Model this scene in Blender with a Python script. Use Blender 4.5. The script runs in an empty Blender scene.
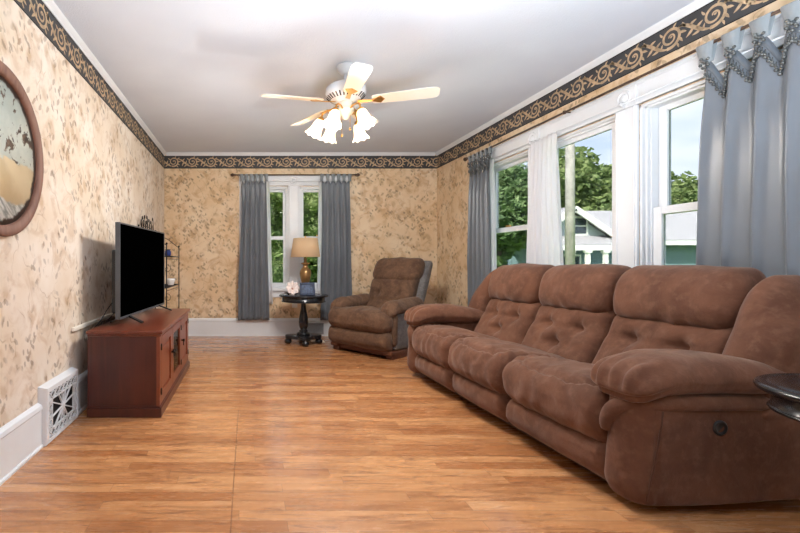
import bpy, math, random
from math import sin, cos, pi, radians, sqrt, atan2, exp
from mathutils import Vector, Matrix, noise
random.seed(7)
S = bpy.context.scene
COL = S.collection
XL, XR, YB, YR, ZC = -1.170, 2.64, 6.215, -2.6, 2.555   # left, right, back, rear wall faces, ceiling

# ------------------------------------------------------------------ node helpers
class NT:
    def __init__(s, name):
        s.m = bpy.data.materials.new(name); s.m.use_nodes = True
        s.t = s.m.node_tree; s.t.nodes.clear()
        s.out = s.t.nodes.new('ShaderNodeOutputMaterial')
    def n(s, typ, props=None, **ins):
        nd = s.t.nodes.new('ShaderNode' + typ)
        for k, v in (props or {}).items(): setattr(nd, k, v)
        for k, v in ins.items():
            key = int(k[1:]) if k[0] == '_' and k[1:].isdigit() else k.replace('_', ' ')
            s.set(nd, key, v)
        return nd
    def set(s, nd, key, v):
        sock = nd.inputs[key]
        if isinstance(v, bpy.types.NodeSocket): s.t.links.new(v, sock)
        elif isinstance(v, bpy.types.Node): s.t.links.new(v.outputs[0], sock)
        else:
            if hasattr(sock, 'default_value'):
                if sock.type == 'RGBA' and len(v) == 3: v = (*v, 1)
                sock.default_value = v
    def math(s, op, a, b=0.0, c=0.0, clamp=False):
        return s.n('Math', {'operation': op, 'use_clamp': clamp}, _0=a, _1=b, _2=c).outputs[0]
    def mix(s, f, a, b, blend='MIX'):
        nd = s.t.nodes.new('ShaderNodeMix'); nd.data_type = 'RGBA'; nd.blend_type = blend
        s.set(nd, 0, f); s.set(nd, 6, a); s.set(nd, 7, b)
        return nd.outputs[2]
    def ramp(s, f, lo, hi):
        return s.n('MapRange', {'interpolation_type': 'SMOOTHSTEP'}, _0=f, _1=lo, _2=hi, _3=0.0, _4=1.0).outputs[0]
    def noise(s, vec, scale, detail=3.0, rough=.55, dist=0.0):
        return s.n('TexNoise', None, Vector=vec, Scale=scale, Detail=detail, Roughness=rough, Distortion=dist).outputs[0]
    def obj(s): return s.n('TexCoord').outputs['Object']
    def xyz(s, v):
        nd = s.n('SeparateXYZ', None, Vector=v); return nd.outputs[0], nd.outputs[1], nd.outputs[2]
    def vec(s, x=0.0, y=0.0, z=0.0): return s.n('CombineXYZ', None, X=x, Y=y, Z=z).outputs[0]
    def scale(s, v, f): return s.n('VectorMath', {'operation': 'MULTIPLY'}, _0=v, _1=f).outputs[0]
    def bump(s, h, strength=.2, dist=.01):
        return s.n('Bump', None, Strength=strength, Distance=dist, Height=h).outputs[0]
    def bsdf(s, color, rough=.5, normal=None, **kw):
        b = s.n('BsdfPrincipled'); s.set(b, 'Base Color', color); s.set(b, 'Roughness', rough)
        for k, v in kw.items(): s.set(b, k.replace('_', ' '), v)
        if normal is not None: s.set(b, 'Normal', normal)
        return b
    def done(s, sh):
        s.t.links.new(sh if isinstance(sh, bpy.types.NodeSocket) else sh.outputs[0], s.out.inputs[0]); return s.m

def rgb(r, g, b):
    f = lambda c: (c/255)/12.92 if c/255 <= .04045 else ((c/255+.055)/1.055)**2.4
    return (f(r), f(g), f(b), 1)

def plain(name, color, rough=.5, var=.12, nscale=6.0, bump=0.0, **kw):
    t = NT(name); o = t.obj()
    f = t.noise(o, nscale, 4)
    dark = tuple(c*(1-var) for c in color[:3]) + (1,); lite = tuple(min(1, c*(1+var)) for c in color[:3]) + (1,)
    c = t.mix(t.ramp(f, .3, .7), dark, lite)
    nrm = t.bump(t.noise(o, nscale*12, 2), bump, .003) if bump else None
    return t.done(t.bsdf(c, rough, nrm, **kw))

M = {}
M['white_paint'] = plain('white_paint', rgb(226, 229, 232), .38, .02)
M['ivory_paint'] = plain('ivory_paint', rgb(238, 230, 216), .4, .02)
M['black_wood'] = plain('black_wood', rgb(27, 27, 30), .2, .25, 9)
M['black_metal'] = plain('black_metal', rgb(24, 22, 22), .45, .2, 20, Metallic=.6)
M['rod_metal'] = plain('rod_metal', rgb(92, 74, 62), .4, .15, 20, Metallic=.7)
M['brass'] = plain('brass', rgb(205, 160, 90), .28, .1, 20, Metallic=.9)
M['black_plastic'] = plain('black_plastic', rgb(26, 27, 30), .4, .1)
M['bezel'] = plain('bezel', rgb(96, 100, 106), .35, .1, Metallic=.5)
M['screen'] = plain('screen', rgb(1, 1, 1), .5, .1, Specular_IOR_Level=0.0)
M['dark_void'] = plain('dark_void', rgb(12, 12, 12), .9, .1)
M['outlet_plastic'] = plain('outlet_plastic', rgb(225, 222, 212), .4, .02)
M['paper'] = plain('paper', rgb(225, 215, 195), .7, .05)
M['ceramic_white'] = plain('ceramic_white', rgb(235, 235, 235), .25, .02)
M['blue_glass'] = plain('blue_glass', rgb(28, 48, 110), .2, .3, 30)
M['steel_grille'] = plain('steel_grille', rgb(150, 150, 152), .5, .05)

def make_suede(name, c1, c2, c3, sheen=.35, b=.25, sc=5.0):
    t = NT(name); o = t.obj()
    f = t.noise(o, sc, 5, .6, .6); g = t.noise(o, sc*4.5, 4, .6)
    c = t.mix(t.ramp(f, .32, .68), c1, c2)
    c = t.mix(t.math('MULTIPLY', t.ramp(g, .45, .75), .45), c, c3)
    h = t.math('ADD', t.math('MULTIPLY', t.noise(o, 14, 4, .6, .8), .7), t.math('MULTIPLY', t.noise(o, 260, 2), .12))
    return t.done(t.bsdf(c, .85, t.bump(h, b, .02), Sheen_Weight=sheen, Sheen_Roughness=.45, Sheen_Tint=(1, .9, .82, 1), Specular_IOR_Level=.22))
M['suede'] = make_suede('brown_suede', rgb(86, 54, 38), rgb(107, 70, 51), rgb(126, 91, 72), .2, .22)
M['suede_seam'] = make_suede('brown_suede_seam', rgb(76, 49, 37), rgb(92, 61, 46), rgb(106, 74, 58), .1, .1)
M['plush'] = make_suede('brown_plush', rgb(80, 57, 43), rgb(104, 77, 58), rgb(122, 94, 74), .15, .4, 9)
M['plush_cool_lit'] = make_suede('brown_plush_cool_lit', rgb(92, 88, 86), rgb(114, 110, 108), rgb(138, 134, 130), .15, .4, 14)  # brown plush greyed: cool light on the recliner's side and back painted in
M['seat_base'] = plain('seat_base', rgb(40, 27, 22), .8, .2)

def make_wood(name, c1, c2, c3, axis=1, rough=.3, coat=.2):
    t = NT(name); o = t.obj()
    st = [22.0, 22.0, 22.0]; st[axis] = 1.4
    v = t.scale(o, tuple(st))
    f = t.noise(v, 1.0, 5, .6, .7); g = t.noise(o, 2.0, 3)
    c = t.mix(t.ramp(f, .3, .7), c1, c2); c = t.mix(t.math('MULTIPLY', t.ramp(g, .4, .75), .5), c, c3)
    return t.done(t.bsdf(c, rough, t.bump(f, .05, .002), Coat_Weight=coat, Coat_Roughness=.2))
M['cherry_side'] = make_wood('cherry_wood', rgb(66, 24, 18), rgb(82, 33, 24), rgb(92, 40, 29), 2)
M['cherry_top'] = make_wood('cherry_wood_top', rgb(98, 44, 28), rgb(120, 58, 37), rgb(130, 68, 46), 1)
M['cherry_door'] = make_wood('cherry_wood_door', rgb(104, 46, 28), rgb(126, 60, 36), rgb(136, 70, 44), 2)
M['ring_wood'] = make_wood('ring_wood', rgb(104, 68, 54), rgb(132, 92, 74), rgb(140, 104, 88), 2, .6, 0)
M['dark_base_wood'] = make_wood('dark_base_wood', rgb(86, 48, 32), rgb(110, 66, 44), rgb(118, 74, 52), 0, .5, 0)

def make_wallpaper(name, axis, base, tan, pale):
    t = NT(name); o = t.obj(); x, y, z = t.xyz(o)
    a = x if axis == 0 else y
    P = t.vec(a, z, 0.0)
    c = t.mix(t.ramp(t.noise(P, 2.2, 3), .35, .68), base, pale)
    c = t.mix(t.math('MULTIPLY', t.ramp(t.noise(P, 6.0, 5, .65, .8), .46, .68), .7), c, tan)
    wob = t.n('TexNoise', None, Vector=P, Scale=2.6, Detail=3.0, Roughness=.6).outputs['Color']
    wx, wy, wz = t.xyz(wob)
    a2 = t.math('ADD', a, t.math('MULTIPLY', t.math('SUBTRACT', wx, .5), .62))
    # wandering stems: two families of thin wavy lines broken up by noise
    def stem(coord, freq, wid, seed):
        fr = t.math('FRACT', t.math('ADD', t.math('MULTIPLY', coord, freq), seed))
        d = t.math('ABSOLUTE', t.math('SUBTRACT', fr, .5))
        line = t.math('SUBTRACT', 1.0, t.ramp(d, wid*.4, wid))
        gate = t.ramp(t.noise(t.vec(a, z, seed*7+3), 5.5, 2), .50, .62)
        return t.math('MULTIPLY', line, gate)
    z2 = t.math('ADD', t.math('ADD', z, t.math('MULTIPLY', a, .8)), t.math('MULTIPLY', t.math('SUBTRACT', wy, .5), .7))
    z3 = t.math('ADD', t.math('SUBTRACT', z, t.math('MULTIPLY', a, 1.1)), t.math('MULTIPLY', t.math('SUBTRACT', wz, .5), .8))
    st = t.math('MAXIMUM', t.math('MAXIMUM', stem(a2, 4.2, .035, .13), stem(z2, 3.4, .026, .41)), stem(z3, 3.0, .022, .77))
    c = t.mix(t.math('MULTIPLY', st, .42), c, rgb(158, 130, 100))
    # soft shadow foliage then crisp leaves
    def leaves(sc, ang, stretch, r0, r1, keep, seed):
        ca, sa = cos(ang), sin(ang)
        u = t.math('ADD', t.math('MULTIPLY', a, ca), t.math('MULTIPLY', z, sa))
        v = t.math('ADD', t.math('MULTIPLY', a, -sa), t.math('MULTIPLY', z, ca))
        vv = t.vec(t.math('ADD', u, seed), t.math('MULTIPLY', v, stretch), seed*3)
        vo = t.n('TexVoronoi', {'voronoi_dimensions': '2D'}, Vector=vv, Scale=sc, Randomness=1.0)
        d = t.math('ADD', vo.outputs['Distance'], t.math('MULTIPLY', t.math('SUBTRACT', t.noise(P, 70, 2), .5), .22))
        r, g, b = t.xyz(vo.outputs['Color'])
        clump = t.ramp(t.noise(t.vec(a, z, 9.0), 4.2, 2), .42, .56)
        k = t.math('MULTIPLY', t.math('GREATER_THAN', r, keep), clump)
        return t.math('MULTIPLY', t.math('SUBTRACT', 1.0, t.ramp(d, r0, r1)), k)
    c = t.mix(t.math('MULTIPLY', leaves(9.0, .5, .62,   .12, .40, .30, .3), .5), c, rgb(178, 144, 104))
    c = t.mix(t.math('MULTIPLY', leaves(15.0, -.7, .5, .16, .25, .45, 1.7), .46), c, rgb(128, 100, 74))
    c = t.mix(t.math('MULTIPLY', leaves(17.0, .9, .5, .15, .24, .5, 4.1), .5), c, rgb(104, 86, 72))
    c = t.mix(t.math('MULTIPLY', leaves(24.0, .2, .55, .15, .26, .6, 6.6), .48), c, rgb(112, 88, 66))
    return t.done(t.bsdf(c, .7, t.bump(t.noise(P, 220, 2), .06, .002), Specular_IOR_Level=.3))
M['paper_left'] = make_wallpaper('wallpaper_left', 1, rgb(220, 204, 184), rgb(202, 178, 152), rgb(230, 220, 208))
M['paper_right'] = make_wallpaper('wallpaper_right', 1, rgb(224, 196, 158), rgb(192, 152, 108), rgb(232, 212, 182))
M['paper_back'] = make_wallpaper('wallpaper_back', 0, rgb(224, 196, 158), rgb(192, 152, 108), rgb(232, 212, 182))
M['border_dark'] = plain('border_charcoal', rgb(58, 58, 60), .6, .15, 9)
M['border_tan'] = plain('border_tan', rgb(186, 160, 128), .6, .22, 26)

def make_floor():
    t = NT('oak_laminate'); o = t.obj(); x, y, z = t.xyz(o)
    W = .074
    row = t.math('FLOOR', t.math('DIVIDE', y, W))
    wn = t.n('TexWhiteNoise', {'noise_dimensions': '1D'}, W=row).outputs[0]
    xs = t.math('ADD', t.math('DIVIDE', x, .78), t.math('MULTIPLY', wn, 7.3))
    col = t.math('FLOOR', xs)
    r2 = t.n('TexWhiteNoise', {'noise_dimensions': '2D'}, Vector=t.vec(row, col, 0.0)).outputs[0]
    gv = t.vec(t.math('ADD', t.math('MULTIPLY', x, 2.2), t.math('MULTIPLY', r2, 31.0)), t.math('MULTIPLY', y, 17.0), r2)
    g1 = t.noise(gv, 1.0, 5, .62, 1.2)
    gv2 = t.vec(t.math('ADD', t.math('MULTIPLY', x, 4.5), t.math('MULTIPLY', r2, 17.0)), t.math('MULTIPLY', y, 30.0), r2)
    g2 = t.noise(gv2, 1.0, 5, .65, .6)
    c = t.mix(t.ramp(r2, .0, 1.0), rgb(172, 112, 68), rgb(206, 148, 98))
    c = t.mix(t.math('MULTIPLY', t.ramp(g1, .47, .68), .75), c, rgb(152, 98, 60))
    c = t.mix(t.math('MULTIPLY', t.ramp(g2, .53, .70), .8), c, rgb(120, 72, 44))
    c = t.mix(t.math('MULTIPLY', t.ramp(g1, .46, .28), .5), c, rgb(216, 168, 122))
    fy = t.math('FRACT', t.math('DIVIDE', y, W))
    ey = t.math('MINIMUM', fy, t.math('SUBTRACT', 1.0, fy))
    fx = t.math('FRACT', xs); ex = t.math('MINIMUM', fx, t.math('SUBTRACT', 1.0, fx))
    s1 = t.math('SUBTRACT', 1.0, t.ramp(ey, .012, .035)); s2 = t.math('SUBTRACT', 1.0, t.ramp(ex, .001, .003))
    # wider click joints of the laminate boards every third strip
    f3 = t.math('FRACT', t.math('DIVIDE', y, W*3)); e3 = t.math('MINIMUM', f3, t.math('SUBTRACT', 1.0, f3))
    s3 = t.math('SUBTRACT', 1.0, t.ramp(e3, .004, .012))
    # the one long seam that runs away from the camera
    dx = t.math('ABSOLUTE', t.math('ADD', x, .067)); s4 = t.math('SUBTRACT', 1.0, t.ramp(dx, .0015, .004))
    s4 = t.math('MULTIPLY', s4, t.math('LESS_THAN', y, 3.1))
    seam = t.math('MAXIMUM', t.math('MULTIPLY', t.math('MAXIMUM', s1, s2), .42), t.math('MULTIPLY', t.math('MAXIMUM', s3, s4), .65))
    c = t.mix(seam, c, rgb(96, 56, 32))
    rg = t.math('ADD', .20, t.math('MULTIPLY', g2, .14))
    return t.done(t.bsdf(c, rg, t.bump(t.math('SUBTRACT', t.math('MULTIPLY', g2, .25), seam), .12, .002), Specular_IOR_Level=.5))
M['floor'] = make_floor()
M['floor'].node_tree.nodes['Principled BSDF'].inputs['Coat Weight'].default_value = .5; M['floor'].node_tree.nodes['Principled BSDF'].inputs['Coat Roughness'].default_value = .16

def make_ceiling():
    t = NT('textured_ceiling'); o = t.obj()
    c = t.mix(t.ramp(t.noise(o, 1.2, 3), .3, .7), rgb(212, 219, 230), rgb(219, 226, 236))
    h = t.math('ADD', t.noise(t.scale(o, (1, .5, 1)), 42, 5, .7, 1.0), t.noise(o, 130, 2))
    return t.done(t.bsdf(c, .8, t.bump(h, .35, .006), Specular_IOR_Level=.2))
M['ceiling'] = make_ceiling()

def make_cloth(name, c, rough=.55, sheen=.4, spec=.35):
    t = NT(name); o = t.obj()
    dark = tuple(k*.88 for k in c[:3]) + (1,)
    cc = t.mix(t.ramp(t.noise(o, 3.0, 3), .3, .7), dark, c)
    return t.done(t.bsdf(cc, rough, t.bump(t.noise(t.scale(o, (1, 1, .3)), 160, 2), .06, .002), Sheen_Weight=sheen, Specular_IOR_Level=spec))
M['curtain'] = make_cloth('slate_satin', rgb(108, 114, 121), .38, .06, .55)
M['curtain_trim'] = make_cloth('slate_trim', rgb(92, 100, 108), .45, .2, .5)
M['tab_grey'] = make_cloth('grey_tab', rgb(138, 146, 150), .6)
M['bead'] = plain('bead', rgb(104, 106, 104), .25, .3, 60, Metallic=.4)

def make_sheer():
    t = NT('white_sheer'); o = t.obj()
    d = t.n('BsdfDiffuse', None, Color=rgb(246, 246, 248)); tr = t.n('BsdfTranslucent', None, Color=rgb(246, 246, 248))
    m1 = t.n('MixShader', None, _0=.55, _1=d.outputs[0], _2=tr.outputs[0])
    tp = t.n('BsdfTransparent')
    weave = t.math('ADD', .80, t.math('MULTIPLY', t.noise(t.scale(o, (60, 60, 2)), 1.0, 2), .1))
    return t.done(t.n('MixShader', None, _0=weave, _1=tp.outputs[0], _2=m1.outputs[0]))
M['sheer'] = make_sheer()

def make_glass(name, tint, refl=.06):
    t = NT(name)
    fres = t.n('LayerWeight', None, Blend=.12)
    tp = t.n('BsdfTransparent', None, Color=tint); gl = t.n('BsdfGlossy', None, Roughness=.02)
    return t.done(t.n('MixShader', None, _0=t.math('MULTIPLY', fres.outputs['Fresnel'], refl*4, clamp=True), _1=tp.outputs[0], _2=gl.outputs[0]))
M['window_glass'] = make_glass('window_glass', (.43, .435, .44, 1))
M['cabinet_glass'] = make_glass('cabinet_glass', (.5, .52, .53, 1), .25)

def make_shade(name, col, strength, trans):
    t = NT(name)
    d = t.n('BsdfDiffuse', None, Color=col); tr = t.n('BsdfTranslucent', None, Color=col)
    m = t.n('MixShader', None, _0=trans, _1=d.outputs[0], _2=tr.outputs[0])
    e = t.n('Emission', None, Color=col, Strength=strength)
    return t.done(t.n('AddShader', None, _0=m.outputs[0], _1=e.outputs[0]))
M['lit_glass'] = make_shade('lit_frosted_glass', rgb(255, 240, 220), .25, .85)
M['lamp_shade'] = make_shade('tan_lamp_shade', rgb(206, 178, 144), .10, .35)
M['lamp_gold'] = plain('lamp_gold', rgb(150, 116, 74), .3, .35, 14, Metallic=.6)

# ------------------------------------------------------------------ mesh builder
class MB:
    def __init__(s): s.v = []; s.f = []; s.mi = []; s.sm = []
    def add(s, vs, fs, mat=0, smooth=False, T=None):
        b = len(s.v)
        for p in vs:
            p = Vector(p); s.v.append(T @ p if T is not None else p)
        for f in fs:
            s.f.append([i+b for i in f]); s.mi.append(mat); s.sm.append(smooth)
        return s
    def box(s, x0, x1, y0, y1, z0, z1, mat=0, T=None):
        vs = [(x, y, z) for x in (x0, x1) for y in (y0, y1) for z in (z0, z1)]
        return s.add(vs, [(0, 1, 3, 2), (4, 6, 7, 5), (0, 4, 5, 1), (2, 3, 7, 6), (0, 2, 6, 4), (1, 5, 7, 3)], mat, False, T)
    def bar(s, a, b, w, h, up=(0, 0, 1), mat=0):
        a, b = Vector(a), Vector(b); d = (b-a).normalized(); sd = d.cross(Vector(up))
        if sd.length < 1e-5: sd = d.cross(Vector((1, 0, 0)))
        sd.normalize(); u = sd.cross(d)
        vs = [p + sd*i*w/2 + u*j*h/2 for p in (a, b) for i, j in ((-1, -1), (1, -1), (1, 1), (-1, 1))]
        return s.add(vs, [(3, 2, 1, 0), (4, 5, 6, 7), (0, 1, 5, 4), (1, 2, 6, 5), (2, 3, 7, 6), (3, 0, 4, 7)], mat)
    def lathe(s, prof, n=24, T=None, mat=0, cap=True):
        vs = []; fs = []
        for r, z in prof:
            for k in range(n): vs.append((r*cos(2*pi*k/n), r*sin(2*pi*k/n), z))
        for i in range(len(prof)-1):
            for k in range(n): fs.append((i*n+k, i*n+(k+1) % n, (i+1)*n+(k+1) % n, (i+1)*n+k))
        if cap:
            if prof[0][0] > 1e-5: fs.append(tuple(range(n-1, -1, -1)))
            if prof[-1][0] > 1e-5: fs.append(tuple((len(prof)-1)*n+k for k in range(n)))
        return s.add(vs, fs, mat, True, T)
    def tube(s, path, r, n=8, mat=0, cap=True, closed=False):
        P = [Vector(p) for p in path]; R = r if isinstance(r, (list, tuple)) else [r]*len(P)
        vs = []; fs = []; up = None; m = len(P)
        for i, p in enumerate(P):
            if closed: d = P[(i+1) % m]-P[i-1]
            else: d = P[min(i+1, m-1)]-P[max(i-1, 0)]
            if d.length < 1e-9: d = Vector((0, 0, 1))
            d.normalize()
            if up is None: up = Vector((0, 0, 1)) if abs(d.z) < .9 else Vector((1, 0, 0))
            up = (up - d*up.dot(d)).normalized(); sd = d.cross(up)
            for k in range(n):
                a = 2*pi*k/n; vs.append(p + (up*cos(a) + sd*sin(a))*R[i])
        for i in range(m if closed else m-1):
            j = (i+1) % m
            for k in range(n): fs.append((i*n+k, i*n+(k+1) % n, j*n+(k+1) % n, j*n+k))
        if cap and not closed: fs += [tuple(range(n-1, -1, -1)), tuple((m-1)*n+k for k in range(n))]
        return s.add(vs, fs, mat, True)
    def grid(s, fn, nu, nv, mat=0, smooth=True, T=None):
        vs = [fn(i/nu, j/nv) for i in range(nu+1) for j in range(nv+1)]
        fs = [(i*(nv+1)+j, (i+1)*(nv+1)+j, (i+1)*(nv+1)+j+1, i*(nv+1)+j+1) for i in range(nu) for j in range(nv)]
        return s.add(vs, fs, mat, smooth, T)
    def sphere(s, c, r, n=10, mat=0, sq=(1, 1, 1)):
        prof = [(sin(pi*i/n), -cos(pi*i/n)) for i in range(n+1)]
        prof[0] = (0, -1); prof[-1] = (0, 1)
        T = Matrix.Translation(Vector(c)) @ Matrix.Diagonal((r*sq[0], r*sq[1], r*sq[2], 1))
        return s.lathe(prof, n+2, T, mat, False)
    def rbox(s, lo, hi, r, seg=.03, fn=None, T=None, mat=0):
        """rounded, overstuffed box from lo to hi; r = corner radius per axis; fn deforms (p) -> p"""
        lo, hi = Vector(lo), Vector(hi); c = (lo+hi)/2; h = (hi-lo)/2
        r = [min(q, h[i]*.999) for i, q in enumerate(r)]
        ax = []
        for i in range(3):
            k = max(4, min(9, int(r[i]*1.5/seg)+1)); inner = h[i]-r[i]; m = max(1, int(2*inner/seg))
            A = [-h[i]+r[i]*(1-math.tan(pi/4*(1-q/k))) for q in range(k)]
            B = [-inner+2*inner*q/m for q in range(m+1)]
            ax.append(A + B + [-q for q in reversed(A)])
        idx = {}; vs = []; fs = []
        def vert(p):
            key = (round(p[0], 5), round(p[1], 5), round(p[2], 5))
            if key in idx: return idx[key]
            inn = [max(-(h[i]-r[i]), min(h[i]-r[i], p[i])) for i in range(3)]
            d = Vector([(p[i]-inn[i])/r[i] for i in range(3)])
            if d.length > 1e-9:
                d.normalize()
            q = Vector([inn[i]+d[i]*r[i] for i in range(3)]) + c
            if fn: q = Vector(fn(q, d))
            idx[key] = len(vs); vs.append(q); return idx[key]
        for a in range(3):
            b, e = (a+1) % 3, (a+2) % 3
            for sg in (-1, 1):
                for i in range(len(ax[b])-1):
                    for j in range(len(ax[e])-1):
                        q = []
                        for bi, ej in ((i, j), (i+1, j), (i+1, j+1), (i, j+1)):
                            p = [0, 0, 0]; p[a] = sg*h[a]; p[b] = ax[b][bi]; p[e] = ax[e][ej]; q.append(vert(p))
                        if sg < 0: q.reverse()
                        fs.append(tuple(q))
        return s.add(vs, fs, mat, True, T)
    def build(s, name, mats, parent=None, loc=None, bevel=0.0, solid=0.0, subd=0):
        me = bpy.data.meshes.new(name)
        me.from_pydata([tuple(p) for p in s.v], [], s.f)
        mats = mats if isinstance(mats, (list, tuple)) else [mats]
        for m in mats: me.materials.append(m)
        me.polygons.foreach_set('material_index', s.mi); me.polygons.foreach_set('use_smooth', s.sm)
        me.update()
        o = bpy.data.objects.new(name, me); COL.objects.link(o)
        if parent is not None: o.parent = parent
        if loc is not None: o.location = loc
        if solid:
            q = o.modifiers.new('thick', 'SOLIDIFY'); q.thickness = solid; q.offset = 0
        if bevel:
            q = o.modifiers.new('bevel', 'BEVEL'); q.width = bevel; q.segments = 2; q.limit_method = 'ANGLE'; q.angle_limit = radians(40)
        if subd:
            q = o.modifiers.new('sub', 'SUBSURF'); q.levels = subd; q.render_levels = subd
        return o

def tag(o, label, cat, group=None, kind=None):
    o['label'] = label; o['category'] = cat
    if group: o['group'] = group
    if kind: o['kind'] = kind
    return o
def struct(o, label=None):
    o['kind'] = 'structure'
    if label: o['label'] = label
    return o
def empty(name, loc=(0, 0, 0), rz=0.0):
    o = bpy.data.objects.new(name, None); COL.objects.link(o); o.location = loc; o.rotation_euler = (0, 0, rz); o.empty_display_size = .1
    return o
def copy_tree(o, parent=None):
    c = o.copy(); COL.objects.link(c)
    if parent is not None: c.parent = parent
    for ch in list(o.children): copy_tree(ch, c)
    return c
def V(*a): return Vector(a)
def nz(x, y=0., z=0.): return noise.noise(Vector((x, y, z)))
def sm(x, a, b):
    t = max(0., min(1., (x-a)/(b-a))); return t*t*(3-2*t)

# ------------------------------------------------------------------ room shell
TH = .13
def wall_with_holes(name, axis, pos, out, a0, a1, z0, z1, holes, mat):
    """axis 'x': wall plane x=pos running along y; 'y': plane y=pos running along x. out = +-1 thickness direction"""
    mb = MB(); lo, hi = sorted((pos, pos+out*TH))
    def bx(p0, p1, q0, q1):
        if p1-p0 < 1e-4 or q1-q0 < 1e-4: return
        if axis == 'x': mb.box(lo, hi, p0, p1, q0, q1)
        else: mb.box(p0, p1, lo, hi, q0, q1)
    cur = a0
    for (h0, h1, zz0, zz1) in sorted(holes):
        bx(cur, h0, z0, z1); bx(h0, h1, z0, zz0); bx(h0, h1, zz1, z1); cur = h1
    bx(cur, a1, z0, z1)
    return struct(mb.build(name, mat))
WZ0, WZ1 = .66, 2.09
RW = [(4.17, 4.99), (3.18, 4.00), (2.18, 3.00)]      # openings in the right wall
BW = [(.02, .56), (.72, 1.26)]                      # pair in the back wall
wall_with_holes('wall_left', 'x', XL, -1, YR, YB+TH, 0, ZC, [], M['paper_left'])
wall_with_holes('wall_right', 'x', XR, 1, YR, YB+TH, 0, ZC, [(a, b, WZ0, WZ1) for a, b in RW], M['paper_right'])
wall_with_holes('wall_back', 'y', YB, 1, XL, XR, 0, ZC, [(a, b, WZ0, WZ1) for a, b in BW], M['paper_back'])
wall_with_holes('wall_rear', 'y', YR, -1, XL-TH, XR+TH, 0, ZC, [], M['paper_back'])
struct(MB().box(XL-TH, XR+TH, YR-TH, YB+TH, -.12, 0).build('floor', M['floor']))
struct(MB().box(XL-TH, XR+TH, YR-TH, YB+TH, ZC, ZC+.12).build('ceiling', M['ceiling']))

# baseboards: tall board, shoe moulding and cap; profile = (out from wall, z)
BBP = [(0, 0), (.028, 0), (.028, .012), (.02, .02), (.02, .205), (.026, .215), (.022, .235), (.008, .247), (0, .25)]
def run_profile(name, prof, p0, p1, inward, mat, kind_label=None):
    mb = MB(); p0, p1, n = Vector(p0), Vector(p1), Vector(inward)
    vs = [p + n*d + Vector((0, 0, z)) for p in (p0, p1) for d, z in prof]
    k = len(prof)
    fs = [(i, (i+1) % k, k+(i+1) % k, k+i) for i in range(k)] + [tuple(range(k)), tuple(range(2*k-1, k-1, -1))]
    mb.add(vs, fs); return struct(mb.build(name, mat))
run_profile('baseboard_left', BBP, (XL, YR, 0), (XL, YB, 0), (1, 0, 0), M['white_paint'])
run_profile('baseboard_right', BBP, (XR, YR, 0), (XR, YB, 0), (-1, 0, 0), M['white_paint'])
run_profile('baseboard_back', BBP, (XL+.03, YB, 0), (XR-.03, YB, 0), (0, -1, 0), M['white_paint'])
CRP = [(0, -.04), (.008, -.04), (.012, -.03), (.03, -.012), (.036, 0), (0, 0)]
run_profile('trim_1', CRP, (XL, YR, ZC), (XL, YB, ZC), (1, 0, 0), M['white_paint'])
run_profile('trim_2', CRP, (XR, YR, ZC), (XR, YB, ZC), (-1, 0, 0), M['white_paint'])
run_profile('trim_3', CRP, (XL+.03, YB, ZC), (XR-.03, YB, ZC), (0, -1, 0), M['white_paint'])

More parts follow.
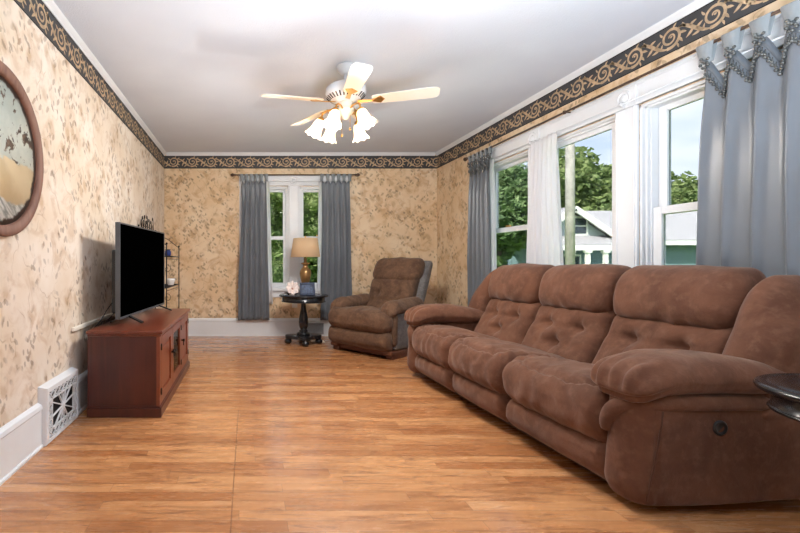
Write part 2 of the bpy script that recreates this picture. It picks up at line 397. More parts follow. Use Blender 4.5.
# wallpaper border with a running scroll
BZ0, BZ1 = 2.338, 2.515
def scroll_border(name, P0, du, inward, length, flip=1):
    mb = MB(); P0, du, n = Vector(P0), Vector(du), Vector(inward); H = BZ1-BZ0; zc = (BZ0+BZ1)/2
    def pt(s_, t_, off): return P0 + du*s_ + n*off + Vector((0, 0, zc+t_))
    mb.add([pt(0, -H/2, .001), pt(length, -H/2, .001), pt(length, H/2, .001), pt(0, H/2, .001)], [(0, 1, 2, 3)], 0)
    for t0, t1 in ((-H/2, -H/2+.006), (H/2-.006, H/2)):
        mb.add([pt(0, t0, .0016), pt(length, t0, .0016), pt(length, t1, .0016), pt(0, t1, .0016)], [(0, 1, 2, 3)], 2)
    per = .262; off = .0019
    def ribbon(path, w):
        L = []; m = len(path)
        for i, (x, y) in enumerate(path):
            ax, ay = path[max(i-1, 0)]; bx, by = path[min(i+1, m-1)]
            dx, dy = bx-ax, by-ay; l = math.hypot(dx, dy) or 1
            hw = w(i/(m-1))/2; L.append((x-dy/l*hw, y+dx/l*hw)); L.append((x+dy/l*hw, y-dx/l*hw))
        L = [(max(0, min(length, a)), b) for a, b in L]
        mb.add([pt(a, b, off) for a, b in L], [(2*i, 2*i+1, 2*i+3, 2*i+2) for i in range(m-1)], 1)
    def leaf(x, y, ang, l, w):
        N = 7; path = []
        for i in range(N+1):
            q = i/N; a = ang + .9*(q-.3); 
            path.append((x + l*q*cos(ang) - .22*l*q*q*sin(ang), y + l*q*sin(ang) + .22*l*q*q*cos(ang)))
        ribbon(path, lambda q: w*sin(pi*min(1, .12+.88*q))**.8*(1-.35*q)+.001)
    k = -1
    while k*per < length+per:
        cx = (k+.5)*per
        def X(x): return cx + flip*x
        sp = []
        for i in range(44):
            q = i/43; a = -1.9 + q*2*pi*1.75; r = .058*(1-q)**.8 + .006
            sp.append((X(r*cos(a)*1.08), .006 + r*sin(a)*1.02))
        ribbon(sp, lambda q: .020*(1-.6*q))
        st = []
        for i in range(19):
            q = i/18; x = -per*.80 + q*(per*.80-.02); y = .052*cos(q*pi*.98)+.002 - .006
            st.append((X(x), y))
        ribbon(st, lambda q: .008+.014*sin(pi*q))
        for (lx, ly, an, l, w) in ((-.165, .03, 2.3, .04, .017), (-.14, .02, .6, .045, .018), (-.12, -.005, -2.2, .055, .020), (-.10, -.02, .9, .05, .018),
                                   (-.075, -.035, -2.7, .05, .018), (-.06, -.045, 1.5, .035, .014), (.055, -.02, -.7, .04, .018), (.064, .01, -.1, .042, .018),
                                   (.05, .04, .5, .042, .017), (.02, .06, 1.0, .03, .013), (-.05, .035, 2.4, .034, .014), (.045, -.05, -1.0, .03, .014), (0, .006, .5, .016, .014)):
            an2 = an if flip > 0 else pi-an
            if 0 < X(lx) < length: leaf(X(lx), ly, an2, l, w)
        k += 1
    o = mb.build(name, [M['border_dark'], M['border_tan'], M['dark_void']])
    return struct(o)
scroll_border('trim_4', (XL, YR+.01, 0), (0, 1, 0), (1, 0, 0), YB-YR-.02, 1)
scroll_border('trim_5', (XR, YR+.01, 0), (0, 1, 0), (-1, 0, 0), YB-YR-.02, -1)
scroll_border('trim_6', (XL, YB, 0), (1, 0, 0), (0, -1, 0), XR-XL, 1)

# ------------------------------------------------------------------ windows
def T_right(): return lambda a, d, z: (XR-d, a, z)          # a along wall, d = distance into the room
def T_back(): return lambda a, d, z: (a, YB-d, z)
def wbox(mb, F, a0, a1, d0, d1, z0, z1, mat=0):
    p, q = F(a0, d0, z0), F(a1, d1, z1)
    mb.box(min(p[0], q[0]), max(p[0], q[0]), min(p[1], q[1]), max(p[1], q[1]), min(p[2], q[2]), max(p[2], q[2]), mat)
def window(name, F, a0, a1, single=False, stop=.045, stile=.06):
    mb = MB()
    # jamb liners, head and stepped stops
    for (p, q) in ((a0, a0+.018), (a1-.018, a1)): wbox(mb, F, p, q, -.125, 0, WZ0, WZ1)
    wbox(mb, F, a0, a1, -.125, 0, WZ1-.02, WZ1); wbox(mb, F, a0, a1, -.125, .0, WZ0, WZ0+.02)
    for (p, q, d) in ((a0+.018, a0+.034, -.02), (a1-.034, a1-.018, -.02), (a0+.018, a0+stop, -.04), (a1-stop, a1-.018, -.04)):
        wbox(mb, F, p, q, -.125, d, WZ0, WZ1)
    wbox(mb, F, a0, a1, -.125, -.02, WZ1-.034, WZ1)
    w = struct(mb.build(name, M['white_paint'], bevel=.003))
    def sash(z0, z1, d, rail_lo, rail_hi):
        s = MB(); b0, b1 = a0+stop, a1-stop
        wbox(s, F, b0, b0+stile, d-.03, d, z0, z1); wbox(s, F, b1-stile, b1, d-.03, d, z0, z1)
        wbox(s, F, b0+stile, b1-stile, d-.03, d, z0, z0+rail_lo); wbox(s, F, b0+stile, b1-stile, d-.03, d, z1-rail_hi, z1)
        o = s.build('sash', M['white_paint'], w, bevel=.003)
        g = MB(); wbox(g, F, b0+stile, b1-stile, d-.018, d-.014, z0+rail_lo, z1-rail_hi); g.build('glass', M['window_glass'], o)
        return o
    if single: sash(WZ0+.02, WZ1-.025, -.045, .07, .045)
    else:
        sash(1.345, WZ1-.025, -.085, .045, .045)
        lo = sash(WZ0+.02, 1.395, -.05, .06, .05)
        lk = MB(); c = (a0+a1)/2; wbox(lk, F, c-.03, c+.03, -.05, -.03, 1.395, 1.412); lk.build('sash_lock', M['brass'], lo)
    return w
for i, (a, b) in enumerate(BW): window('window_%d' % (i+1), T_back(), a, b, stop=.03, stile=.035)
for i, (a, b) in enumerate(RW): window('window_%d' % (i+3), T_right(), a, b, single=(i == 1))
def casing(name, F, opens, sides, a_lo, a_hi):
    mb = MB()
    for (p, q) in sides:
        wbox(mb, F, p, q, 0, .02, WZ0-.04, 2.095)
        for e in (p+.012, q-.026): wbox(mb, F, e, e+.014, 0, .027, WZ0-.04, 2.095)
    wbox(mb, F, a_lo, a_hi, 0, .02, 2.095, 2.235)
    wbox(mb, F, a_lo-.015, a_hi+.015, 0, .032, 2.235, 2.252); wbox(mb, F, a_lo-.01, a_hi+.01, 0, .027, 2.225, 2.235)
    for (p, q) in opens: wbox(mb, F, p, q, 0, .027, 2.095, 2.112)
    wbox(mb, F, a_lo-.03, a_hi+.03, 0, .06, WZ0-.03, WZ0)            # stool
    wbox(mb, F, a_lo, a_hi, 0, .02, WZ0-.12, WZ0-.03)                # apron
    o = struct(mb.build(name, M['white_paint'], bevel=.004))
    for (p, q) in sides:                                             # corner blocks with turned rosettes
        c = (p+q)/2; r = MB(); wbox(r, F, p-.004, q+.004, 0, .03, 2.095, 2.235)
        n = Vector(F(0, 1, 0))-Vector(F(0, 0, 0))
        rot = Vector((0, 0, 1)).rotation_difference(n).to_matrix().to_4x4()
        r.lathe([(.056, .03), (.054, .036), (.046, .037), (.042, .031), (.03, .031), (.026, .038), (.012, .041), (0, .042)], 28,
                Matrix.Translation(F(c, 0, 2.165)) @ rot, cap=False)
        r.build('rosette_block', M['white_paint'], o, bevel=.002)
casing('trim_7', T_right(), RW, [(4.99, 5.13), (4.00, 4.17), (3.00, 3.18), (2.04, 2.18)], 2.04, 5.13)
casing('trim_8', T_back(), BW, [(-.12, .02), (.56, .72), (1.26, 1.40)], -.12, 1.40)

# ------------------------------------------------------------------ curtain rods
def finial(mb, p, d):
    d = Vector(d); rot = Vector((0, 0, 1)).rotation_difference(d).to_matrix().to_4x4()
    mb.lathe([(.008, 0), (.016, .004), (.016, .012), (.009, .018), (.02, .03), (.024, .045), (.016, .06), (.006, .07), (0, .078)], 16,
             Matrix.Translation(p) @ rot)
def rod(name, p0, p1, wall_dir, brackets, label, cat, r=.0085, mat='rod_metal', fin=True):
    p0, p1 = Vector(p0), Vector(p1); d = (p1-p0).normalized(); w = Vector(wall_dir)
    root = MB().tube([p0, p1], r, 12).build(name, M[mat]); tag(root, label, cat)
    if fin:
        for p, dd in ((p0, -d), (p1, d)):
            m = MB(); finial(m, p, dd); m.build('finial', M[mat], root)
    for s_ in brackets:
        c = p0 + d*s_; b = MB(); L = w.length; wn = w.normalized()
        b.tube([c+wn*(.0), c+wn*(L-.002)], .006, 8); b.tube([c - V(0, 0, .012), c + V(0, 0, .012)], .012, 10)
        e = c+wn*(L-.004); b.bar(e-V(0, 0, .03), e+V(0, 0, .03), .022, .006, wn)
        b.build('bracket', M[mat], root)
    return root
ROD_Z = 2.243
rod('curtain_rod', (XR-.08, 1.62, ROD_Z), (XR-.08, 5.20, ROD_Z), (.08, 0, 0), [.12, 1.98, 3.52],
    'long dark curtain rod running above the three sofa windows', 'curtain rod')
rod('curtain_rod', (-.17, YB-.09, 2.232), (1.47, YB-.09, 2.232), (0, .09, 0), [.06, 1.58],
    'short dark curtain rod above the pair of windows behind the lamp', 'curtain rod')
rod('sheer_rod', (XR-.05, 2.06, 2.125), (XR-.05, 5.10, 2.125), (.05-.032, 0, 0), [.02, 1.03, 2.02, 3.02],
    'thin white rod holding the sheers inside the sofa window casing', 'curtain rod', .005, 'white_paint', False)
rod('sheer_rod', (-.10, YB-.055, 2.15), (1.38, YB-.055, 2.15), (0, .055-.028, 0), [.02, 1.46],
    'thin white rod holding the sheers at the back wall windows', 'curtain rod', .005, 'white_paint', False)

# ------------------------------------------------------------------ curtains
def curtain(name, label, group, F, rod_d, rod_z, a0, a1, b0, b1, ztop, zbot, ntab, depth, tabw, scallop, flare=1.0, trim=False, seed=0., tabs=True,
            mat='curtain', top_amp=.5, dbase=0.0, tuck=0.0, fold=1.0, low=0.0):
    """top from a0 to a1 along the rod, bottom from b0 to b1. F(a, d, z): d = distance into the room from the wall"""
    nf = ntab-1; mb = MB(); NU, NV = nf*16, 36
    def surf(u, v):
        k = u*nf; ph = 2*pi*k
        top = ztop - scallop*(1-abs(cos(pi*k))**1.3)*(1+.25*nz(k*.9, seed))
        z = top + (zbot-top)*v
        tri = cos(ph*fold) + .28*cos(2*ph*fold+.7) + .35*nz(k*1.3, v*1.2, seed)
        A = depth*(top_amp + (1-top_amp)*sm(v, 0, .24))*(1-low*sm(v, .60, .70))*(1+.2*nz(k, 3.3, seed))
        d = rod_d + dbase*sm(v, 0, .4) + A*tri*.5
        d -= tuck*exp(-((v-.02)/.10)**2)*(1-abs(cos(pi*k)))
        aa = a0 + (a1-a0)*u; bb = b0 + (b1-b0)*u
        e = sm(v, 0, 1)**flare if flare else 1
        a = aa + (bb-aa)*e + .25*depth*sin(ph*fold+.5)*sm(v, .02, .3) + .012*nz(v*2.5, k, seed+5)
        return Vector(F(a, d, z + .006*nz(k*2, 1.0, seed)))
    mb.grid(surf, NU, NV)
    root = mb.build(name, M[mat], solid=.003)
    tag(root, label, 'curtain', group)
    if tabs:
        for i in range(ntab):
            u = i/nf; p = surf(u, 0.0); a = a0+(a1-a0)*u; t = MB(); hw = tabw/2
            pts = []
            for q in range(9):
                an = pi*q/8; pts.append((rod_d+.012*cos(an), rod_z+.012*sin(an)))
            pa = p; front = [(None, pa)]
            pd = (XR-p.x) if abs(F(0, 1, 0)[0]-F(0, 0, 0)[0]) > .5 else (YB-p.y)
            prof = [(pd+.004, p.z-.022), (pd*.6+(rod_d+.012)*.4, p.z+.02)] + pts + [(pd*.5+(rod_d-.012)*.5-.004, p.z+.01), (pd-.004, p.z-.02)]
            aoff = (p.y if abs(F(0, 1, 0)[0]-F(0, 0, 0)[0]) > .5 else p.x) - a
            vs = []
            for d, z in prof:
                pinch = .75 if z < rod_z-.03 else 1.0
                for e in (-1, 1): vs.append(F(a+aoff*sm(z, rod_z, p.z)+e*hw*pinch, d, z))
            t.add(vs, [(2*j, 2*j+1, 2*j+3, 2*j+2) for j in range(len(prof)-1)], 0, True)
            t.build('tab', M['tab_grey'], root, solid=.0025)
            if trim:
                kn = MB(); q0 = V(*F(a+aoff, pd+.010, p.z-.005))
                for w in range(9): kn.sphere(q0 + V(.006*sin(w*2.1), .018*cos(w*2.6), -.007*w+.012), .0085, 6)
                kn.build('tassel', M['bead'], root)
    if trim:
        band = MB()
        def bsurf(u, v):
            p = surf(u, v*.03); n = Vector(F(0, 1, 0))-Vector(F(0, 0, 0)); return p + n*.006
        band.grid(bsurf, NU, 2); band.build('trim_band', M['curtain_trim'], root, solid=.003)
        bd = MB(); N = 13*nf
        for i in range(N):
            p = surf((i+.5)/N, .035); n = Vector(F(0, 1, 0))-Vector(F(0, 0, 0))
            L = .026+.012*abs(nz(i*1.7))
            bd.tube([p+n*.012+V(0, 0, .006), p+n*.013-V(0, 0, L)], .0018, 5); bd.sphere(p+n*.014-V(0, 0, L+.006), .0085, 6); bd.sphere(p+n*.014-V(0, 0, L-.008), .006, 6)
        bd.build('bead_fringe', M['bead'], root)
    return root
FR, FB = T_right(), T_back()
curtain('curtain', 'large slate grey curtain with beaded scalloped top beside the front sofa window', 'slate grey curtains', FR, .08, ROD_Z, 2.485, 1.68, 2.535, 1.62, 2.165, .32, 7, .034, .095, .125, trim=True, seed=1.3, top_amp=.15, dbase=.01, tuck=.03, low=.4)
curtain('curtain', 'slate grey curtain at far end of the sofa windows, near the recliner', 'slate grey curtains', FR, .08, ROD_Z, 5.13, 4.70, 5.16, 4.66, 2.17, .30, 6, .03, .045, .06, trim=True, seed=4.1, top_amp=.15, low=.3)
curtain('curtain', 'slate grey curtain hanging left of the lamp', 'slate grey curtains', FB, .09, 2.232, -.09, .25, -.14, .29, 2.165, .235, 6, .03, .05, .05, seed=7.7, top_amp=.15)
curtain('curtain', 'slate grey curtain hanging right of the lamp, behind the recliner', 'slate grey curtains', FB, .09, 2.232, 1.02, 1.40, .99, 1.43, 2.165, .235, 6, .03, .05, .05, seed=9.2, top_amp=.15)
curtain('sheer_curtain', 'white sheer curtain panel between the middle and far sofa windows', 'white sheer curtains', FR, .05, 2.125, 4.06, 3.72, 4.13, 3.64, 2.128, .5, 7, .03, .02, .004, tabs=False, mat='sheer', seed=2.2)
curtain('sheer_curtain', 'white sheer curtain beside the far slate curtain at the sofa windows', 'white sheer curtains', FR, .05, 2.125, 5.05, 4.68, 5.06, 4.64, 2.128, .5, 7, .03, .02, .004, tabs=False, mat='sheer', seed=3.9)
curtain('sheer_curtain', 'white sheer curtain peeking out beside the left slate curtain', 'white sheer curtains', FB, .055, 2.15, -.02, .30, -.05, .34, 2.153, .45, 7, .025, .02, .004, tabs=False, mat='sheer', seed=5.9)
curtain('sheer_curtain', 'white sheer curtain behind the right side of the lamp', 'white sheer curtains', FB, .055, 2.15, .98, 1.30, .95, 1.33, 2.153, .45, 7, .025, .02, .004, tabs=False, mat='sheer', seed=6.4)

# ------------------------------------------------------------------ reclining sofa (local x = depth from the front, y = along its length, z = up)
SOFA_P, SOFA_R = (1.57, 1.79, 0), radians(2.5)
def soft(amp, f=5.0, seed=0.0):
    def g(p, d):
        k = amp*(nz(p[0]*f+seed, p[1]*f, p[2]*f)+.5*nz(p[0]*f*2.3, p[1]*f*2.3+seed, p[2]*f*2.3))
        return p + d*k
    return g
def sofa():
    L = 2.33
    root = empty('reclining_sofa', SOFA_P, SOFA_R)
    tag(root, 'long brown suede three seat reclining sofa under the windows', 'sofa')
    su, sd_ = M['suede'], M['suede_seam']
    MB().rbox((.05, .06, .035), (.84, L-.06, .34), (.03, .03, .03), .2).build('base', M['seat_base'], root)
    seats = [(.145, .872), (.872, 1.507), (1.507, 2.165)]
    backs = [(.205, .872), (.872, 1.507), (1.507, 2.135)]
    for i, (y0, y1) in enumerate(seats):
        n = soft(.007, 6, i*3.1)
        def ff(p, d, y0=y0, y1=y1, n=n, i=i):
            q = n(p, d); e = (q[1]-y0)/(y1-y0)
            if d[0] < .2: q.x -= .030*sin(pi*max(0, min(1, e)))**.6*sm(q.z, .02, .14)
            q.x += .05*sm(q.z, .13, .03)
            q.x += .004*sin(q.y*60+4*nz(q.y*6, q.z*4, i))*sm(q.z, .14, .22)
            return q
        MB().rbox((-.005, y0+.006, .03), (.16, y1-.006, .245), (.07, .05, .07), .022, ff).build('footrest', su, root)
        def fs(p, d, y0=y0, y1=y1, n=n, i=i):
            q = n(p, d); cy, hy = (y0+y1)/2, (y1-y0)/2; cx, hx = .26, .31
            ax, ay = abs(q.x-cx)/hx, abs(q.y-cy)/hy
            top = sm(q.z, .36, .45)
            m = (ax**5+ay**5)**.2
            if d[2] > -.2:
                q.z += top*(.032*(1-min(1, ax)**2)*(1-min(1, ay)**2))
                q.z -= top*.024*exp(-((m-.79)/.022)**2)
                q.z += top*.0045*sin(34*atan2(q.y-cy, q.x-cx)+3*nz(q.x*8, q.y*8, i))*sm(m, .45, .78)*(1-sm(m, .9, 1.05))
                q.z += top*.005*sin(q.y*30+6*nz(q.x*5, q.y*3, i+9))*sm(q.x, .5, .15)
            q.z -= .075*sm(q.x, .12, .62)*sm(q.z, .2, .45)
            if d[0] < 0: q.x -= .022*sin(pi*max(0, min(1, (q.y-y0)/(y1-y0))))**.7*sm(q.z, .16, .3)
            # pleats and a horizontal crease on the rolled front
            fr = sm(-d[0], .3, .9)
            q.x += fr*.004*sin(q.y*46+5*nz(q.y*5, q.z*7, i))
            return q
        MB().rbox((-.035, y0+.003, .205), (.60, y1-.003, .475), (.115, .055, .115), .02, fs).build('seat_cushion', su, root)
    for i, (y0, y1) in enumerate(backs):
        n = soft(.007, 6, 20+i*3.1); cy, hy = (y0+y1)/2, (y1-y0)/2
        tufts = [(cy-hy*.42, .60), (cy+hy*.42, .60), (cy, .49)]
        def fb(p, d, n=n, tufts=tufts, i=i, cy=cy, hy=hy):
            q = n(p, d); f = sm(-d[0], .0, .6)
            q.x -= f*.035*(1-min(1, abs(q.y-cy)/hy)**2)
            for (ty, tz) in tufts:
                r2 = ((q.y-ty)/.055)**2 + ((q.z-tz)/.045)**2
                q.x += f*.050*exp(-r2)
                q.x += f*.016*exp(-((q.z-tz)/.016)**2)*exp(-((q.y-ty)/.16)**2)
                q.x += f*.013*exp(-((q.y-ty)/.016)**2)*exp(-((q.z-tz)/.10)**2)
                an = atan2(q.z-tz, q.y-ty); q.x += f*.006*sin(an*7+i)*exp(-r2*.25)
            q.x += (q.z-.36)*.52
            return q
        MB().rbox((.475, y0+.002, .34), (.70, y1-.002, .755), (.09, .06, .07), .018, fb).build('backrest', su, root)
        def fh(p, d, n=n, i=i, cy=cy, hy=hy):
            q = n(p, d); f = sm(-d[0], .0, .7); e = min(1, abs(q.y-cy)/hy)
            q.x -= f*.030*(1-e**2)
            q.z += .012*(1-e**2)*sm(q.z, .9, 1.0)
            q.x += (q.z-.70)*.24
            q.z += f*.004*sin(q.y*26+5*nz(q.y*4, q.z*6, i))*sm(.8, .7, q.z)
            q.x += f*.005*sin(q.y*40+7*nz(q.y*5, q.z*5, i))*sm(q.z, .82, .72)
            return q
        MB().rbox((.60, y0+.002, .70), (.845, y1-.002, 1.005), (.10, .085, .13), .02, fh).build('headrest', su, root)
    # wings at both ends of the back, and the outside back
    for (y0, y1, sg) in ((-.01, .215, 1), (2.125, L+.01, -1)):
        n = soft(.006, 5, 40+sg)
        def fw(p, d, n=n, sg=sg, y0=y0, y1=y1):
            q = n(p, d); inner = (q.y-y0)/(y1-y0) if sg > 0 else (y1-q.y)/(y1-y0)
            q.x += (q.z-.40)*.40 + .05*sm(inner, .0, 1.)*0
            q.z -= .10*sm(inner, .75, .0)*sm(q.z, .7, .95)
            q.y += sg*.035*sm(q.z, .6, 1.0)*(1-inner)
            return q
        MB().rbox((.455, y0, .30), (.74, y1, .985), (.105, .10, .16), .022, fw).build('wing', su, root)
    def fo(p, d):
        q = Vector(p); q.x += (q.z-.1)*.10; return q
    MB().rbox((.70, .02, .06), (.82, L-.02, .93), (.05, .06, .08), .05, fo).build('back_panel', sd_, root)
    # arms
    for sg in (1, -1):
        Y = (lambda y: y) if sg > 0 else (lambda y: L-y)
        def lohi(x0, x1, y0, y1, z0, z1):
            a, b = sorted((Y(y0), Y(y1))); return (x0, a, z0), (x1, b, z1)
        n = soft(.005, 5, 60+sg)
        def fa(p, d, n=n, sg=sg):
            q = n(p, d)
            q.x += .025*sm(q.z, .05, .5)*sm(-d[0], 0, .5) + .03*sm(q.z, .12, .04)*sm(-d[0], .0, .6)
            u = q.y if sg > 0 else L-q.y
            g = exp(-((q.x-.085)/.010)**2)*sm(.06, .0, u)
            q.y += sg*.008*g
            q.z += .02*sm(q.x, .3, .85)*sm(q.z, .2, .05)
            return q
        lo, hi = lohi(-.03, .84, .0, .19, .022, .515)
        MB().rbox(lo, hi, (.13, .085, .04), .02, fa).build('arm_body', su, root)
        def fp(p, d, n=n, sg=sg, Y=Y):
            q = n(p, d); u = q.y if sg > 0 else L-q.y
            e = (u+.05)/.30
            q.z += .022*sin(pi*max(0, min(1, e)))*sm(d[2], 0, .6)
            q.z -= .05*sm(q.x, .3, .72)*sm(q.z, .5, .6)
            # the front rolls over and droops
            dr = sm(q.x, .16, -.06)
            q.z -= .03*dr*sm(.66, .5, q.z) + .022*dr
            fr = sm(q.x, .17, -.02)*sm(q.x, -.09, -.03)
            q += d*(.0075*sin(u*95+2*nz(q.x*7, u*6))*fr*sm(d[2], -.3, .3))
            q += d*(-.010*exp(-((q.z-(.535-.06*dr))/.012)**2)*(.35+fr))
            return q
        lo, hi = lohi(-.032, .70, -.045, .245, .488, .632)
        MB().rbox(lo, hi, (.075, .09, .072), .016, fp).build('arm_pad', su, root)
        path = [(.60, .016, .455), (.45, .016, .457), (.25, .016, .459), (.15, .016, .459), (.09, .026, .455), (.045, .052, .448), (.016, .08, .436),
                (-.002, .105, .415), (-.008, .125, .385), (-.010, .138, .345), (-.010, .142, .30)]
        rad = [.036, .036, .036, .036, .036, .036, .036, .036, .034, .030, .022]
        MB().tube([(x, Y(y), z) for x, y, z in path], rad, 12).build('arm_roll', su, root, subd=1)
        # stitched seam down the front outside edge
        sp = [(.10-.07*t**1.3, Y(.0-.004+.010*sin(pi*t)*0), .43-.36*t) for t in [k/10 for k in range(11)]]
        MB().tube([(x, y + sg*.001, z) for x, y, z in sp], .0035, 6).build('seam_piping', sd_, root)
    b = MB(); R = Matrix.Translation((.345, .004, .36)) @ Matrix.Rotation(radians(90), 4, 'X')
    b.lathe([(.030, 0), (.031, .006), (.027, .010), (.021, .010), (.018, .004), (.0, .004)], 24, R)
    bt = b.build('recliner_button', M['black_plastic'], root); bt['label'] = 'round black recliner switch'
    for (x, y) in ((.17, .14), (.17, L-.14), (.72, .14), (.72, L-.14), (.17, .87), (.17, 1.5)):
        MB().lathe([(.025, 0), (.03, .05)], 14, Matrix.Translation((x, y, 0))).build('foot', M['black_plastic'], root)
sofa()

# ------------------------------------------------------------------ recliner armchair (local -y = front)
def recliner():
    root = empty('recliner_chair', (1.19, 4.93, 0), radians(-51))
    tag(root, 'brown plush recliner armchair in the corner past the sofa', 'armchair')
    pl, ps = M['plush'], M['plush_cool_lit']
    b = MB()
    for sx in (-1, 1):
        b.box(sx*.36-.04, sx*.36+.04, .10, .72, .0, .05); b.box(sx*.36-.05, sx*.36+.05, .06, .76, .05, .09)
    b.box(-.36, .36, .12, .2, .02, .08); b.box(-.36, .36, .6, .7, .02, .08)
    b.build('base', M['dark_base_wood'], root, bevel=.006)
    n = soft(.008, 7, 5)
    MB().rbox((-.33, .10, .09), (.33, .74, .34), (.03, .03, .03), .2).build('frame', M['seat_base'], root)
    def ff(p, d):
        q = n(p, d); q.y -= .03*sin(pi*max(0, min(1, (q.z-.06)/.24)))*sm(-d[1], 0, .5)
        q.y += .05*sm(q.z, .16, .07); return q
    MB().rbox((-.40, .0, .075), (.40, .13, .295), (.05, .055, .06), .022, ff).build('footrest', pl, root)
    def fs(p, d):
        q = n(p, d); t = sm(q.z, .38, .46)
        q.z += t*.035*(1-min(1, abs(q.x)/.4)**2)*(1-min(1, abs(q.y-.28)/.33)**2)
        q.z -= .06*sm(q.y, .15, .6)*t
        q.y -= .03*(1-min(1, abs(q.x)/.4)**4)*sm(-d[1], 0, .5)*sm(q.z, .24, .36)
        q.z += t*.006*sin(q.x*38+4*nz(q.x*4, q.y*4))*sm(q.y, .25, .0)
        q.z -= .015*exp(-((q.y-.07)/.015)**2)*t*0
        return q
    def taper(p, d):                                    # T cushion: full width at the front, narrow between the arms
        q = fs(p, d); k = sm(q.y, .10, .17); q.x *= 1-.33*k; return q
    MB().rbox((-.405, -.035, .27), (.405, .60, .50), (.09, .09, .095), .02, taper).build('seat_cushion', pl, root)
    def fb(p, d):
        q = n(p, d); f = sm(-d[1], 0, .6)
        q.y -= f*.035*(1-min(1, abs(q.x)/.3)**2)
        for tx in (-.13, .13):
            q.y += f*.03*exp(-((q.x-tx)/.04)**2-((q.z-.66)/.035)**2); q.y += f*.016*exp(-((q.x-tx)/.014)**2)*exp(-((q.z-.7)/.12)**2)
        q.y += f*.016*exp(-((q.z-.58)/.012)**2)
        q.y += (q.z-.40)*.46; q.x *= 1+.0*(q.z); return q
    MB().rbox((-.295, .50, .40), (.295, .70, .86), (.07, .07, .07), .02, fb).build('backrest', pl, root)
    def fh(p, d):
        q = n(p, d); f = sm(-d[1], 0, .6)
        q.y -= f*.04*(1-min(1, abs(q.x)/.32)**2); q.y += (q.z-.40)*.46
        q.z += .012*(1-min(1, abs(q.x)/.32)**2)*sm(q.z, 1., 1.07)
        q.z += f*.005*sin(q.x*40+3*nz(q.x*5, q.z*5)); return q
    MB().rbox((-.315, .485, .80), (.315, .70, 1.075), (.09, .09, .11), .02, fh).build('headrest', pl, root)
    def fo(p, d):
        q = soft(.005, 6, 9)(p, d); q.y += (q.z-.40)*.46; return q
    MB().rbox((-.345, .64, .34), (.345, .80, 1.05), (.06, .06, .07), .03, fo).build('back_panel', ps, root)
    for sg in (-1, 1):
        a, c = sorted((sg*.255, sg*.415))
        MB().rbox((a, .14, .09), (c, .84, .50), (.035, .035, .03), .03, soft(.003, 6, sg)).build('side_panel', ps if sg > 0 else pl, root)
        a, c = sorted((sg*.27, sg*.422))
        MB().rbox((a, .105, .13), (c, .20, .49), (.05, .045, .05), .022, soft(.005, 8, sg)).build('arm_front', pl, root)
        a, c = sorted((sg*.235, sg*.445))
        def fp(p, d, sg=sg):
            q = n(p, d); dr = sm(q.y, .2, .04); q.z -= .05*dr
            q.z += .02*(1-min(1, abs(q.x-sg*.34)/.105)**2)*sm(d[2], 0, .5)
            q += d*(.006*sin(q.x*90)*dr); q.z += .02*sm(q.y, .3, .7); return q
        MB().rbox((a, .045, .465), (c, .72, .60), (.09, .09, .065), .02, fp).build('arm_pad', pl, root)
recliner()

# ------------------------------------------------------------------ black pedestal side tables
def side_table(x, y, label):
    root = empty('side_table', (x, y, 0), 0); tag(root, label, 'side table', 'matching black pedestal tables')
    bw = M['black_wood']
    MB().lathe([(0, .596), (.300, .596), (.308, .602), (.311, .610), (.308, .618), (.300, .622), (.285, .6225), (.283, .621), (.279, .621), (.277, .6225), (.205, .6225),
                (.203, .621), (.199, .621), (.197, .6225), (0, .6225)], 72).build('tabletop', bw, root)
    MB().lathe([(.27, .596), (.27, .545), (.276, .543), (.280, .538), (.276, .532), (.262, .530), (.255, .534), (.255, .596)], 64, cap=False).build('apron', bw, root)
    MB().lathe([(0, .596), (.07, .596), (.07, .58), (.045, .572), (.042, .555), (.032, .54), (.030, .49), (.034, .44), (.045, .38), (.056, .32), (.060, .27), (.056, .225), (.042, .19),
                (.038, .178), (.052, .172), (.056, .163), (.05, .154), (.06, .148), (.078, .14), (.082, .128), (.082, .115), (0, .115)], 32).build('pedestal', bw, root)
    b = MB(); n = 48; ring = []
    for k in range(n):
        a = 2*pi*k/n; r = .115+.115*abs(cos(2*a))**1.6; ring.append((r*cos(a), r*sin(a)))
    vs = [(p, q, z) for z in (.065, .115) for p, q in ring]
    b.add(vs, [tuple(range(n-1, -1, -1)), tuple(n+k for k in range(n))] + [(k, (k+1) % n, n+(k+1) % n, n+k) for k in range(n)])
    b.build('base', bw, root, bevel=.008)
    for k in range(4):
        a = k*pi/2
        MB().lathe([(0, 0), (.022, 0), (.040, .012), (.047, .032), (.042, .052), (.03, .062), (.03, .075), (0, .075)], 20,
                   Matrix.Translation((.195*cos(a), .195*sin(a), 0))).build('bun_foot', bw, root)
    return root
TX, TY = .702, 5.63
side_table(TX, TY, 'round black pedestal side table under the lamp at the back windows')
side_table(1.998, 1.347, 'round black side table cut off at the right edge, beside the near sofa arm')

